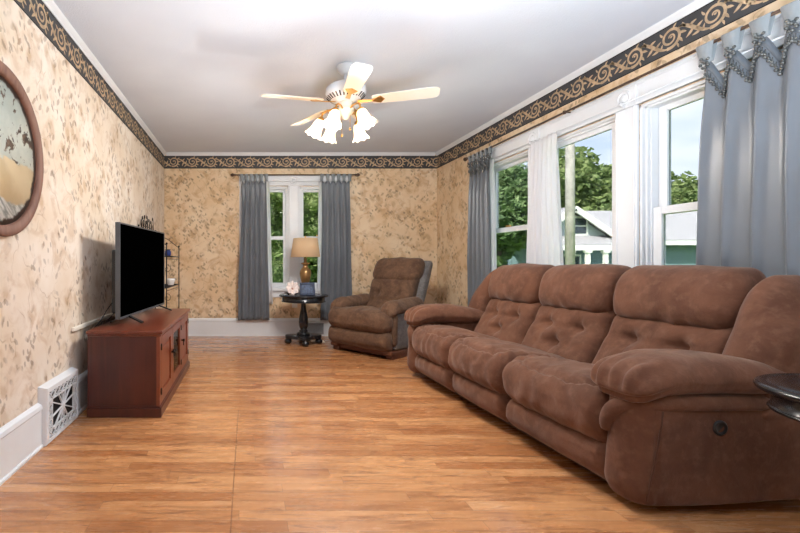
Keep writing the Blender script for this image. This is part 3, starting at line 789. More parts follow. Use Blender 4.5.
# table lamp
lamp = empty('table_lamp', (.735, 5.70, .6225)); tag(lamp, 'gold urn table lamp with tan drum shade', 'lamp')
MB().lathe([(0, 0), (.062, 0), (.066, .010), (.058, .020), (.04, .028), (.026, .045), (.024, .07), (.034, .10), (.050, .15), (.066, .21), (.074, .26), (.070, .295),
            (.052, .325), (.034, .345), (.028, .365), (.040, .380), (.058, .388), (.060, .396), (.03, .402), (.018, .41), (.014, .46), (0, .46)], 36).build('lamp_base', M['lamp_gold'], lamp)
MB().lathe([(.188, .475), (.152, .715)], 48, cap=False).build('lamp_shade', M['lamp_shade'], lamp, solid=.003)
h = MB(); h.tube([(.006*cos(0), 0, .45), (.05, 0, .52), (.055, 0, .62), (0, 0, .725), (-.055, 0, .62), (-.05, 0, .52), (-.006, 0, .45)], .003, 6)
for k in range(3): h.tube([(0, 0, .71), (.153*cos(k*2.1), .153*sin(k*2.1), .71)], .0025, 6)
h.build('harp', M['brass'], lamp)
MB().lathe([(.006, .715), (.010, .725), (.012, .735), (.005, .745), (0, .748)], 14).build('finial', M['brass'], lamp)
MB().sphere((0, 0, .56), .03, 12, sq=(1, 1, 1.25)).build('bulb', M['ceramic_white'], lamp)

# photo frame leaning on its easel, flower dish, low black dish
fr = empty('photo_frame', (.735, 5.47, .6235), radians(6)); tag(fr, 'dark navy picture frame standing on the table before the lamp', 'picture frame')
TF = Matrix.Rotation(radians(-14), 4, 'X')
navy = plain('navy_velvet', rgb(46, 58, 84), .6, .45, 55)
m = MB()
for (a, b, c, d) in ((-.095, .095, 0, .028), (-.095, .095, .132, .16), (-.095, -.067, .028, .132), (.067, .095, .028, .132)): m.box(a, b, -.009, .009, c, d, 0, TF)
m.build('frame', navy, fr, bevel=.003)
MB().box(-.067, .067, -.002, .004, .028, .132, 0, TF).build('picture', plain('navy_print', rgb(62, 78, 108), .35, .5, 40), fr)
MB().bar((0, .026, .11), (0, .085, .002), .04, .004, (0, 1, 0)).build('easel_back', M['black_plastic'], fr)
dish = MB()
dish.lathe([(0, .004), (.055, .004), (.085, .012), (.098, .020), (.096, .023), (.082, .016), (.05, .009), (0, .009)], 32, Matrix.Diagonal((1, .6, 1, 1)))
dish.lathe([(0, 0), (.05, 0), (.05, .005), (0, .005)], 24, Matrix.Diagonal((1, .6, 1, 1)))
tag(dish.build('dish', M['black_wood'], loc=(.555, 5.66, .6225)), 'low black dish lying on the table left of the lamp', 'dish')
fl = empty('flower_ornament', (.548, 5.50, .6225), radians(8)); tag(fl, 'pinkish white flower shaped ornament on the table', 'ornament')
pink = plain('pink_porcelain', rgb(226, 210, 204), .35, .12, 30)
TO = Matrix.Translation((0, 0, .085)) @ Matrix.Rotation(radians(74), 4, 'X')
pm = MB()
def petal(u, v):
    a = 2*pi*u; r = v*(.086*(.80+.20*abs(cos(4*a)))); return (r*cos(a), r*sin(a), .012*sin(v*2.6)+.018*v*v+.005*cos(8*a)*v)
pm.grid(petal, 96, 10, T=TO); pm.build('petals', pink, fl, solid=.004)
MB().sphere((0, -.006, .08), .014, 10).build('flower_centre', plain('rose_centre', rgb(176, 128, 118), .5, .2, 40), fl)
MB().lathe([(0, 0), (.032, 0), (.034, .006), (.012, .012), (.008, .03), (0, .03)], 18, Matrix.Translation((0, .012, 0))).build('foot', pink, fl)

# floor bits by the table
pp = MB()
for k in range(3): pp.box(-.085+.004*k, .085-.003*k, -.055, .055-.004*k, .003*k, .003*(k+1))
tag(pp.build('papers', M['paper'], loc=(.905, 5.78, 0)), 'small flat stack of pale papers on the floor under the black table', 'papers')
gv = MB(); gx0, gx1 = .74, 1.05
for (a, b, c, d) in ((gx0, gx1, .03, .05), (gx0, gx1, .165, .185), (gx0, gx0+.02, .05, .165), (gx1-.02, gx1, .05, .165)): gv.box(a, b, YB-.042, YB-.027, c, d)
for k in range(9): gv.bar((gx0+.02, YB-.034, .058+.0125*k), (gx1-.02, YB-.034, .058+.0125*k), .010, .002, (0, .5, 1))
vb = gv.build('wall_vent', M['steel_grille']); tag(vb, 'grey slotted vent set in the back baseboard behind the black table', 'vent')
ou = MB().box(.615, .69, YB-.007, YB-.0005, .395, .515).build('wall_outlet', M['outlet_plastic'], bevel=.003); tag(ou, 'white wall outlet below the back windows', 'outlet')
for z in (.432, .478):
    s_ = MB(); s_.box(.637, .668, YB-.0095, YB-.006, z-.014, z+.014); s_.build('socket', M['outlet_plastic'], ou, bevel=.002)

# ------------------------------------------------------------------ media console and television
SX0, SX1, SY0, SY1, SH = -1.07, -.590, 2.966, 4.37, .576
st = empty('media_console', ((SX0+SX1)/2, (SY0+SY1)/2, 0)); tag(st, 'cherry wood media console under the television', 'tv stand')
ox, oy = (SX0+SX1)/2, (SY0+SY1)/2
def LB(mb, x0, x1, y0, y1, z0, z1): return mb.box(x0-ox, x1-ox, y0-oy, y1-oy, z0, z1)
top = MB(); LB(top, SX0-.005, SX1+.022, SY0-.018, SY1+.018, SH-.024, SH); LB(top, SX0, SX1+.012, SY0-.010, SY1+.010, SH-.040, SH-.024); top.build('top', M['cherry_top'], st, bevel=.006)
body = MB()
LB(body, SX0, SX1-.001, SY0, SY0+.022, .06, SH-.038); LB(body, SX0, SX1-.001, SY1-.022, SY1, .06, SH-.038); LB(body, SX0+.001, SX0+.012, SY0+.01, SY1-.01, .06, SH-.038)
LB(body, SX0+.004, SX1-.022, SY0+.01, SY1-.01, .05, .085); LB(body, SX0+.004, SX1-.022, SY0+.01, SY1-.01, SH-.06, SH-.036)
D = [SY0+.035, SY0+.035+(SY1-SY0-.07)/3, SY0+.035+2*(SY1-SY0-.07)/3, SY1-.035]
for q in D[1:3]: LB(body, SX0, SX1-.024, q-.01, q+.01, .08, SH-.05)
LB(body, SX0+.02, SX1-.04, D[1], D[2], .29, .308)
body.build('carcass', M['cherry_side'], st, bevel=.002)
ff_ = MB(); LB(ff_, SX1-.02, SX1+.003, SY0-.004, D[0]-.001, .074, SH-.04); LB(ff_, SX1-.02, SX1+.003, D[3]+.001, SY1+.004, .074, SH-.04); LB(ff_, SX1-.019, SX1+.001, D[0]-.001, D[3]+.001, .074, .09); LB(ff_, SX1-.019, SX1+.001, D[0]-.001, D[3]+.001, SH-.046, SH-.04)
for q in D[1:3]: LB(ff_, SX1-.03, SX1-.018, q-.012, q+.012, .09, SH-.046)
ff_.build('face_frame', M['cherry_door'], st)
pl = MB(); LB(pl, SX0, SX1+.016, SY0-.016, SY1+.016, .0, .062); LB(pl, SX0, SX1+.008, SY0-.008, SY1+.008, .062, .075); pl.build('plinth', M['cherry_side'], st, bevel=.005)
for i in range(3):
    y0, y1, z0, z1 = D[i]+.003, D[i+1]-.003, .092, SH-.048; w = .058
    d = MB(); f0, f1 = SX1-.016, SX1+.004
    LB(d, f0, f1, y0, y0+w, z0, z1); LB(d, f0, f1, y1-w, y1, z0, z1); LB(d, f0, f1, y0+w, y1-w, z0, z0+w); LB(d, f0, f1, y0+w, y1-w, z1-w, z1)
    if i != 1:
        LB(d, f0, f1-.012, y0+w, y1-w, z0+w, z1-w); LB(d, f0, f1-.006, y0+w+.03, y1-w-.03, z0+w+.03, z1-w-.03)
    dr = d.build('door', M['cherry_door'], st, bevel=.003)
    if i == 1:
        g = MB(); LB(g, f0+.006, f0+.010, y0+w, y1-w, z0+w, z1-w); g.build('glass', M['cabinet_glass'], dr)
    ky = y1-.028 if i == 0 else (y0+.028 if i == 2 else y0+.028)
    k = MB(); T = Matrix.Translation((SX1+.004-ox, ky-oy, .345)) @ Matrix.Rotation(radians(90), 4, 'Y')
    k.lathe([(.008, 0), (.006, .010), (.012, .016), (.014, .022), (.009, .028), (0, .029)], 14, T)
    k.tube([(SX1+.02-ox, ky-oy, .345), (SX1+.022-ox, ky-oy, .30)], .004, 8); k.build('handle', M['black_metal'], dr)
    hy = y0 if i == 0 else (y1 if i == 2 else y1)
    for z in (.16, .46):
        h = MB(); h.tube([(SX1+.006-ox, hy-oy, z-.022), (SX1+.006-ox, hy-oy, z+.022)], .005, 8); LB(h, SX1+.002, SX1+.006, hy-.012, hy+.012, z-.018, z+.018); h.build('hinge', M['black_metal'], dr)

TVW, TVH = 1.185, .695
tva = atan2(.10, 1.23)
tv = empty('television', (-.874, 3.75, SH), -tva); tag(tv, 'large black flat screen television on the cherry console', 'television')
# local: y along the width, +x = screen side
zb = .046
b = MB(); bz = .010
b.box(-.022, .006, -TVW/2, TVW/2, zb, zb+TVH)
for (y0, y1, z0, z1) in ((-TVW/2, TVW/2, zb, zb+.016), (-TVW/2, TVW/2, zb+TVH-bz, zb+TVH), (-TVW/2, -TVW/2+bz, zb+.016, zb+TVH-bz), (TVW/2-bz, TVW/2, zb+.016, zb+TVH-bz)): b.box(.006, .013, y0, y1, z0, z1)
b.build('bezel', M['bezel'], tv, bevel=.002)
MB().box(.0065, .009, -TVW/2+bz, TVW/2-bz, zb+.016, zb+TVH-bz).build('screen', M['screen'], tv)
MB().box(-.062, -.022, -TVW/2+.03, TVW/2-.03, zb+.04, zb+.50).build('back_housing', M['black_plastic'], tv, bevel=.012)
for s_ in (-1, 1):
    f = MB(); y = s_*.40
    f.bar((0, y, zb+.01), (.125, y+s_*.03, .006), .03, .012, (0, 0, 1)); f.bar((-.01, y, zb+.01), (-.125, y+s_*.03, .006), .03, .012, (0, 0, 1))
    f.box(-.02, .01, y-.03, y+.03, zb-.006, zb+.012); f.build('foot', M['black_plastic'], tv, bevel=.002)
cb = MB()
cb.tube([(-.955, 3.34, .80), (-.99, 3.32, .76), (-1.03, 3.27, .69), (-1.06, 3.22, .62), (-1.075, 3.18, .585), (-1.10, 3.16, .56), (-1.125, 3.2, .35), (-1.125, 3.3, .12)], .0035, 6)
cb.tube([(-.955, 3.42, .74), (-1.0, 3.40, .67), (-1.05, 3.35, .60), (-1.08, 3.30, .59), (-1.11, 3.32, .54), (-1.13, 3.4, .3)], .003, 6)
tvc = cb.build('television_cable', M['black_plastic']); tag(tvc, 'black cables dropping from behind the television to the wall', 'cable')
cc = MB().box(XL+.0005, XL+.024, 2.94, 4.35, .572, .600).build('wall_rail', M['ivory_paint'], bevel=.006); tag(cc, 'narrow ivory rail on the wall behind the console', 'rail')

# ------------------------------------------------------------------ wire etagere in the corner behind the television
RX0, RX1, RY0, RY1 = -1.12, -.835, 4.56, 5.38
rk = empty('wire_shelf_rack', ((RX0+RX1)/2, (RY0+RY1)/2, 0)); tag(rk, 'thin black wire shelf rack with scrolled crest behind the television', 'shelf rack')
rx, ry = (RX0+RX1)/2, (RY0+RY1)/2
def Lp(x, y, z): return (x-rx, y-ry, z)
for (x, y) in ((RX0, RY0), (RX1, RY0), (RX0, RY1), (RX1, RY1)):
    zt = 1.40 if x == RX0 else 1.215
    p = MB(); p.tube([Lp(x, y, 0), Lp(x, y, zt)], .006, 8); p.sphere(Lp(x, y, zt+.008), .011, 8); p.build('post', M['black_metal'], rk)
shelfz = (1.095, .765, .42, .12)
for z in shelfz:
    s_ = MB()
    s_.tube([Lp(RX0, RY0, z), Lp(RX1, RY0, z), Lp(RX1, RY1, z), Lp(RX0, RY1, z)], .0045, 6, closed=True)
    for k in range(1, 14): 
        y = RY0+(RY1-RY0)*k/14; s_.tube([Lp(RX0, y, z), Lp(RX1, y, z)], .0025, 6)
    s_.tube([Lp(RX1, RY0, z-.03), Lp(RX1, RY1, z-.03)], .003, 6); s_.build('shelf', M['black_metal'], rk)
for y in (RY0, RY1):
    s_ = MB(); s_.tube([Lp(RX1+(RX0-RX1)*q, y, 1.205+.11*sm(q, 0, 1)+.05*sin(pi*q)) for q in [k/12 for k in range(13)]], .004, 6); s_.build('top_rail', M['black_metal'], rk)
    for z in (.95, .6): MB().tube([Lp((RX0+RX1)/2+.05*sin(a)*(1-a/9), y, z+.05*cos(a)*(1-a/9)) for a in [k*.4 for k in range(20)]], .003, 6).build('end_scroll', M['black_metal'], rk)
cr = MB()
cr.tube([Lp(RX0, RY0+(RY1-RY0)*q, 1.37+.055*sin(pi*q)) for q in [k/20 for k in range(21)]], .005, 6)
for k in range(7):
    y = RY0+.12+.098*k; s1 = 1 if k < 3 else -1
    top_ = 1.515+.03*sin(k*2.4)
    cr.tube([Lp(RX0, y, 1.39), Lp(RX0, y+.01*s1, 1.45), Lp(RX0, y+.03*s1, top_), Lp(RX0, y+.055*s1, top_+.005), Lp(RX0, y+.06*s1, top_-.025), Lp(RX0, y+.04*s1, top_-.03)], .0045, 6)
    cr.tube([Lp(RX0, y-.02, 1.40), Lp(RX0, y-.035, 1.45), Lp(RX0, y-.02, 1.48)], .004, 6)
cr.build('crest', M['black_metal'], rk)
jr = MB(); jr.lathe([(0, 0), (.026, 0), (.034, .01), (.034, .05), (.028, .058), (.028, .064), (0, .064)], 20)
j = jr.build('jar', M['blue_glass'], loc=(-.875, 4.86, 1.099)); tag(j, 'small blue jar on the top shelf of the wire rack', 'jar')
MB().lathe([(0, .064), (.03, .064), (.03, .072), (0, .074)], 20).build('lid', M['black_metal'], j)
bw_ = MB(); bw_.lathe([(0, 0), (.03, 0), (.034, .005), (.05, .06), (.052, .075), (.049, .075), (.046, .06), (.03, .012), (0, .012)], 24)
tag(bw_.build('bowl', M['ceramic_white'], loc=(-.885, 5.10, .769)), 'white bowl on the middle shelf of the wire rack', 'bowl')

# ------------------------------------------------------------------ cast register on the left wall
RG0, RG1, RH = 2.485, 2.945, .325
rg = empty('wall_register', (XL+.028, (RG0+RG1)/2, 0)); tag(rg, 'white cast floor register with sunburst grille on the left wall', 'vent')
hw = (RG1-RG0)/2; dep = .020
fm = MB(); o1 = [(-hw-.012, .0), (hw+.012, .0), (hw+.012, RH+.012), (-hw-.012, RH+.012)]
o2 = [(-hw, .004), (hw, .004), (hw, RH), (-hw, RH)]; i1 = [(-hw+.03, .03), (hw-.03, .03), (hw-.03, RH-.03), (-hw+.03, RH-.03)]
vs = [(-.027, a, b) for a, b in o1] + [(dep-.008, a, b) for a, b in o2] + [(dep, a*.98, .006+b*.97) for a, b in o2] + [(dep, a, b) for a, b in i1] + [(dep-.016, a, b) for a, b in i1]
fs = []
for L_ in range(4):
    for k in range(4): fs.append((L_*4+k, L_*4+(k+1) % 4, (L_+1)*4+(k+1) % 4, (L_+1)*4+k))
fm.add(vs, fs); fm.build('frame', M['white_paint'], rg)
MB().box(dep-.022, dep-.018, -hw+.01, hw-.01, .01, RH-.01).build('backing', M['dark_void'], rg)
gr = MB(); gx = dep-.006; ga, gb = hw-.03, (RH-.06)/2; gc = RH/2
def gbar(p, q, w=.006): gr.bar((gx, p[0], gc+p[1]), (gx, q[0], gc+q[1]), w, .010, (1, 0, 0))
rowh = .048
for s_ in (-1, 1):
    gbar((-ga, s_*(gb-rowh)), (ga, s_*(gb-rowh)), .008)
    n_ = 7
    for k in range(n_):
        a0, a1 = -ga+2*ga*k/n_, -ga+2*ga*(k+1)/n_
        gbar((a0, s_*(gb-rowh)), (a1, s_*gb), .0042); gbar((a1, s_*(gb-rowh)), (a0, s_*gb), .0042)
    gbar((s_*(ga-.045), -gb+rowh), (s_*(ga-.045), gb-rowh), .007)
    for k in range(4):
        z0 = -gb+rowh+2*(gb-rowh)*k/4; z1 = z0+2*(gb-rowh)/4
        gbar((s_*(ga-.045), z0), (s_*ga, z1), .0055); gbar((s_*(ga-.045), z1), (s_*ga, z0), .0055)
ea, eb = ga-.045, gb-rowh
for k in range(12):
    a = 2*pi*k/12+.13; c_, s_ = cos(a), sin(a); r = min(ea/max(abs(c_), 1e-6), eb/max(abs(s_), 1e-6))
    gbar((.016*c_, .016*s_), (r*c_, r*s_), .0055)
gr.tube([(gx, .024*cos(2*pi*k/24), gc+.024*sin(2*pi*k/24)) for k in range(24)], .004, 6, closed=True)
gr.lathe([(.02, -.004), (.02, .004), (.012, .008), (0, .009)], 18, Matrix.Translation((gx, 0, gc)) @ Matrix.Rotation(radians(90), 4, 'Y'))
gr.build('sunburst_grille', M['white_paint'], rg)

# ------------------------------------------------------------------ round wall art
def make_art():
    t = NT('flaking_mint_paint'); o = t.obj(); x, y, z = t.xyz(o)
    mint = t.mix(t.ramp(t.noise(o, 6, 4), .35, .65), rgb(176, 184, 174), rgb(198, 202, 190))
    chips = t.ramp(t.noise(o, 13, 5, .68, .5), .555, .58)
    c = t.mix(chips, mint, t.mix(t.ramp(t.noise(o, 30, 3), .4, .6), rgb(58, 44, 34), rgb(104, 82, 62)))
    # cream band across the middle with a ragged edge, white brushed strokes below it
    zz = t.math('ADD', z, t.math('MULTIPLY', t.math('SUBTRACT', t.noise(o, 11, 4), .5), .10))
    band = t.math('MULTIPLY', t.ramp(zz, -.02, -.035), t.ramp(zz, -.24, -.225))
    cream = t.mix(t.ramp(t.noise(o, 5, 3), .35, .65), rgb(214, 196, 160), rgb(196, 176, 138))
    c = t.mix(band, c, cream)
    low = t.ramp(zz, -.215, -.24)
    st = t.ramp(t.noise(t.vec(0.0, t.math('MULTIPLY', y, 9.0), t.math('ADD', t.math('MULTIPLY', z, 24.0), t.math('MULTIPLY', y, 14.0))), 1.0, 4, .6, .8), .40, .62)
    c = t.mix(low, c, t.mix(st, rgb(224, 228, 226), rgb(150, 160, 156)))
    rim = t.math('ADD', t.math('SQRT', t.math('ADD', t.math('POWER', y, 2.0), t.math('POWER', z, 2.0))), t.math('MULTIPLY', t.math('SUBTRACT', t.noise(o, 14, 4), .5), .07))
    c = t.mix(t.ramp(rim, .318, .335), c, rgb(62, 46, 36))
    return t.done(t.bsdf(c, .45, t.bump(chips, .3, .003)))
ART_R = .405
art = empty('round_wall_art', (XL, 2.075, 1.557)); tag(art, 'round wooden framed wall art of flaking mint paint', 'wall art')
RT = Matrix.Rotation(radians(90), 4, 'Y')
MB().lathe([(ART_R-.055, .001), (ART_R-.055, .022), (ART_R-.05, .030), (ART_R-.01, .036), (ART_R, .030), (ART_R, .001)], 96, RT, cap=False).build('frame', M['ring_wood'], art)
MB().lathe([(0, .012), (ART_R-.054, .012), (ART_R-.054, .002), (0, .002)], 96, RT).build('panel', make_art(), art)

# ------------------------------------------------------------------ ceiling fan
FX, FY = .757, 3.45
fan = empty('ceiling_fan', (FX, FY, ZC)); tag(fan, 'cream five blade ceiling fan with lit bell shades', 'ceiling fan')
z0 = -ZC
iv = M['ivory_paint']
MB().lathe([(.0, 0), (.068, 0), (.070, -.012), (.060, -.04), (.040, -.062), (.022, -.070), (0, -.070)], 32).build('canopy', M['white_paint'], fan)
MB().lathe([(.013, -.06), (.013, -.15)], 16).build('downrod', M['white_paint'], fan)
MB().lathe([(.02, -.125), (.035, -.135), (.06, -.145), (.125, -.155), (.150, -.175), (.155, -.215), (.150, -.235), (.12, -.262), (.075, -.275), (.06, -.285), (0, -.285)], 40).build('motor_housing', M['white_paint'], fan)
vn = MB()
for k in range(30):
    a = 2*pi*k/30; vn.bar((.148*cos(a), .148*sin(a), -.240), (.115*cos(a), .115*sin(a), -.266), .010, .004, (cos(a)*.5, sin(a)*.5, -1))
vn.build('vent_slots', M['black_plastic'], fan)
MB().lathe([(.02, -.285), (.055, -.286), (.060, -.30), (.05, -.325), (.062, -.335), (.066, -.35), (.05, -.375), (.03, -.385), (.02, -.41), (.010, -.42), (0, -.422)], 28).build('light_fitter', iv, fan)
BA = [267, 193, 120, 57, 341]
for k, ad in enumerate(BA):
    R = Matrix.Rotation(radians(ad), 4, 'Z')
    P = R @ Matrix.Translation((0, 0, -.285)) @ Matrix.Rotation(radians(-12), 4, 'X')
    bl = MB(); out = []
    xs = [.20, .21, .24, .40, .58, .63, .655, .668, .672]; wd = [.045, .052, .056, .063, .068, .068, .060, .045, .030]
    N = len(xs); vs = []
    for zt in (-.003, .003):
        for i in range(N): vs += [(xs[i], -wd[i], zt), (xs[i], wd[i], zt)]
    fs = []
    for i in range(N-1):
        fs.append((2*i, 2*i+1, 2*i+3, 2*i+2)); b_ = 2*N; fs.append((b_+2*i, b_+2*i+2, b_+2*i+3, b_+2*i+1))
        fs.append((2*i, 2*i+2, b_+2*i+2, b_+2*i)); fs.append((2*i+1, b_+2*i+1, b_+2*i+3, 2*i+3))
    fs += [(0, b_, b_+1, 1), (2*N-2, 2*N-1, b_+2*N-1, b_+2*N-2)]
    bl.add(vs, fs, 0, False, P); bo = bl.build('blade', iv, fan)
    br = MB(); br.add([(.09, -.018, -.002), (.09, .018, -.002), (.20, .012, -.008), (.20, -.012, -.008), (.26, .045, -.006), (.26, -.045, -.006), (.29, .0, -.006)],
                      [(0, 1, 2, 3), (3, 2, 4, 6, 5)], 0, False, P)
    br.build('blade_iron', M['brass'], bo, solid=.004)
SA = [166, 235, 293, 48, 112]
for k, ad in enumerate(SA):
    R = Matrix.Rotation(radians(ad), 4, 'Z'); R3 = R.to_3x3()
    arm = MB(); ap = [(.04, 0, -.355), (.09, 0, -.335), (.14, 0, -.335), (.175, 0, -.355), (.185, 0, -.385)]
    arm.tube([R3 @ V(*p) for p in ap], .007, 8)
    arm.lathe([(.014, .012), (.024, 0), (.027, -.02), (.024, -.03)], 16, R @ Matrix.Translation((.187, 0, -.395)) @ Matrix.Rotation(radians(-28), 4, 'Y'))
    a_o = arm.build('lamp_arm', M['brass'], fan)
    TS = R @ Matrix.Translation((.190, 0, -.408)) @ Matrix.Rotation(radians(-28), 4, 'Y')
    sh = MB(); prof = [(.022, 0), (.032, -.012), (.038, -.035), (.041, -.065), (.046, -.09), (.056, -.112), (.068, -.128)]
    n = 32; vs = []
    for i, (r, z) in enumerate(prof):
        e = i/(len(prof)-1)
        for q in range(n):
            a = 2*pi*q/n; rr = r*(1+.06*e**2*cos(8*a)); vs.append((rr*cos(a), rr*sin(a), z - .006*e**3*cos(8*a)))
    sh.add(vs, [(i*n+q, i*n+(q+1) % n, (i+1)*n+(q+1) % n, (i+1)*n+q) for i in range(len(prof)-1) for q in range(n)], 0, True, TS)
    sh.build('glass_shade', M['lit_glass'], a_o, solid=.003)
    ld = bpy.data.lights.new('fan_bulb', 'POINT'); ld.energy = 16; ld.color = (1, .95, .89); ld.shadow_soft_size = .03
    lo = bpy.data.objects.new('fan_bulb', ld); COL.objects.link(lo); lo.parent = fan; lo.location = TS @ V(0, 0, -.135)
pc = MB()
for (x, y, L_) in ((.03, -.02, .10), (-.025, .02, .14)):
    for q in range(int(L_/.007)): pc.sphere((x, y, -.39-.007*q), .0026, 5)
    pc.sphere((x, y, -.39-L_-.008), .008, 8, sq=(1, 1, 1.5))
pc.build('pull_chain', M['brass'], fan)

# ------------------------------------------------------------------ outside
GZ = -.75
def make_grass():
    t = NT('lawn_grass'); o = t.obj()
    c = t.mix(t.ramp(t.noise(o, .6, 4), .35, .65), rgb(92, 128, 52), rgb(134, 166, 78)); c = t.mix(t.math('MULTIPLY', t.ramp(t.noise(o, 9, 3), .45, .7), .5), c, rgb(160, 178, 104))
    return t.done(t.bsdf(c, .9, t.bump(t.noise(o, 40, 3), .4, .05)))
def make_leaf(name, c1, c2, c3):
    t = NT(name); o = t.obj()
    c = t.mix(t.ramp(t.noise(o, .9, 3), .35, .65), c1, c2); c = t.mix(t.ramp(t.noise(o, 3.5, 3), .5, .7), c, c3)
    d = t.bsdf(c, .6, Specular_IOR_Level=.25); tr = t.n('BsdfTranslucent', None, Color=c)
    return t.done(t.n('MixShader', None, _0=.3, _1=d.outputs[0], _2=tr.outputs[0]))
M['grass'] = make_grass()
M['leaf_mid'] = make_leaf('leaf_mid', rgb(92, 114, 66), rgb(130, 148, 88), rgb(172, 182, 126))
M['leaf_dark'] = make_leaf('leaf_dark', rgb(84, 108, 70), rgb(114, 138, 88), rgb(150, 170, 118))
M['bark'] = plain('bark', rgb(98, 86, 76), .9, .3, 4, .5)
M['pole_wood'] = plain('pole_wood', rgb(176, 170, 164), .9, .25, 5, .5)
M['shingle'] = plain('grey_shingle', rgb(162, 160, 160), .9, .14, 9, .6)
def make_siding(name, col):
    t = NT(name); o = t.obj(); x, y, z = t.xyz(o)
    f = t.math('FRACT', t.math('DIVIDE', z, .115))
    h = t.math('SUBTRACT', 1.0, f)
    return t.done(t.bsdf(col, .6, t.bump(h, .8, .03)))
M['siding_teal'] = make_siding('siding_teal', rgb(112, 136, 138)); M['siding_pale'] = make_siding('siding_pale', rgb(186, 196, 198))
M['house_trim'] = plain('house_trim', rgb(236, 236, 232), .5, .03)
M['dark_pane'] = plain('dark_pane', rgb(60, 70, 76), .1, .2)
g = MB(); g.box(-60, 90, -40, 90, GZ-.2, GZ); struct(g.build('ground', M['grass']))

def tree(name, x, y, label, group, blobs, nleaf, size, trunk_h, trunk_r, leaf, seed, forks=3):
    rnd = random.Random(seed); root = empty(name, (x, y, GZ)); tag(root, label, 'tree', group)
    t = MB(); t.tube([(0, 0, -.05), (.05, .02, trunk_h*.4), (-.03, .05, trunk_h*.75), (.02, 0, trunk_h)], [trunk_r*1.25, trunk_r, trunk_r*.85, trunk_r*.6], 10)
    for k in range(forks):
        b = blobs[k % len(blobs)]; c = V(*b[0]); t.tube([(0, 0, trunk_h*.72), c*.5 + V(0, 0, trunk_h*.40), c], [trunk_r*.55, trunk_r*.4, trunk_r*.15], 7)
    t.build('trunk', M['bark'], root)
    m = MB(); vol = [b[1][0]*b[1][1]*b[1][2] for b in blobs]; tot = sum(v**.667 for v in vol)
    for (c, r), v in zip(blobs, vol):
        c = V(*c)
        def core(u, w, c=c, r=r):
            a, e = 2*pi*u, pi*w; d = V(sin(e)*cos(a), sin(e)*sin(a), -cos(e)); k = .72+.22*nz(d.x*2.2+c.x, d.y*2.2, d.z*2.2+seed)
            return c + V(d.x*r[0], d.y*r[1], d.z*r[2])*k
        m.grid(core, 14, 9)
        for q in range(int(nleaf*(v**.667)/tot)):
            d = V(rnd.gauss(0, 1), rnd.gauss(0, 1), rnd.gauss(0, 1)).normalized()
            k = (.72+.30*rnd.random()**.7)*(1+.22*nz(d.x*2.2+c.x, d.y*2.2, d.z*2.2+seed)); p = c + V(d.x*r[0], d.y*r[1], d.z*r[2])*k
            s = size*(.6+.8*rnd.random()); a = V(rnd.gauss(0, 1), rnd.gauss(0, 1), rnd.gauss(0, .7)).normalized(); b = a.cross(V(rnd.gauss(0, 1), rnd.gauss(0, 1), rnd.gauss(0, 1))).normalized()
            m.add([p-a*s, p+b*s*.5, p+a*s, p-b*s*.5], [(0, 1, 2, 3)], 0, False)
    m.build('foliage', leaf, root)
def blobset(seed, n, R, z, zr, r):
    rnd = random.Random(seed); out = [((0, 0, z), (r*1.2, r*1.2, r*1.1))]
    for k in range(n):
        a = 2*pi*k/n + rnd.random()*.6; q = R*(.6+.5*rnd.random()); out.append(((q*cos(a), q*sin(a), z + zr*(rnd.random()-.5)*2), (r*(.8+.4*rnd.random()),)*3))
    return out
GT = 'trees seen through the sofa windows'
tree('leafy_tree', 25.0, 33.0, 'sunlit green tree behind the grey roofed house, through the middle sofa window', GT, blobset(1, 9, 2.4, 6.2, 2.2, 2.0), 8000, .26, 4.5, .3, M['leaf_mid'], 1)
tree('leafy_tree', 34.5, 34.0, 'sunlit green tree behind the house roof, through the front sofa window', GT, blobset(2, 9, 2.4, 5.6, 2.0, 2.0), 8000, .26, 4.2, .3, M['leaf_mid'], 2)
tree('yard_tree', 8.75, 15.6, 'dark leafy yard tree with thick trunk outside the far sofa window', GT, blobset(4, 10, .85, 3.1, 1.5, .75), 9000, .12, 2.2, .20, M['leaf_dark'], 4)
GB = 'trees outside the back windows'
tree('yard_tree', .55, 13.5, 'slim green tree outside the left back window', GB, blobset(5, 8, .75, 2.6, 1.3, .5), 7000, .06, 2.4, .10, M['leaf_mid'], 5)
tree('yard_tree', 2.75, 13.2, 'slim green tree outside the right back window', GB, blobset(6, 8, .75, 2.7, 1.4, .5), 7000, .06, 2.4, .12, M['leaf_mid'], 6)
tree('leafy_tree', 2.6, 24, 'paler tree farther off between the two slim trees at the back windows', GB, blobset(7, 9, 3.2, 3.6, 2.2, 2.1), 9000, .2, 3.0, .25, M['leaf_mid'], 7)

# neighbour's house: long block with a grey roof and a porch gable in front
hs = empty('house', (17.0, 24, GZ)); tag(hs, 'teal house with grey roof, porch gable and white columns across the street', 'house')
HX, HY, HZ = 17.0, 24.0, GZ
def HP(x, y, z): return (x-HX, y-HY, z-HZ)
def hbox(mb, x0, x1, y0, y1, z0, z1): mb.box(x0-HX, x1-HX, y0-HY, y1-HY, z0-HZ, z1-HZ); return mb
Yf = 22.0                                   # main front wall
EZ, RZ = 2.05, 3.85
hbox(MB(), 14.9, 34, Yf, 28, GZ, EZ).build('wall', M['siding_teal'], hs)
rf = MB(); rf.add([HP(14.4, Yf-.5, EZ), HP(34.5, Yf-.5, EZ), HP(34.5, 25, RZ), HP(14.4, 25, RZ), HP(34.5, 28.5, EZ), HP(14.4, 28.5, EZ)], [(0, 1, 2, 3), (3, 2, 4, 5)]); rf.build('roof', M['shingle'], hs, solid=.12)
fa = MB(); hbox(fa, 14.4, 34.5, Yf-.56, Yf-.5, EZ-.2, EZ+.02); fa.build('fascia', M['house_trim'], hs)
Yg = 19.6; gxp, gxe, gzp, gze = 14.15, 16.15, 3.42, 2.06; gxl = 2*gxp-gxe
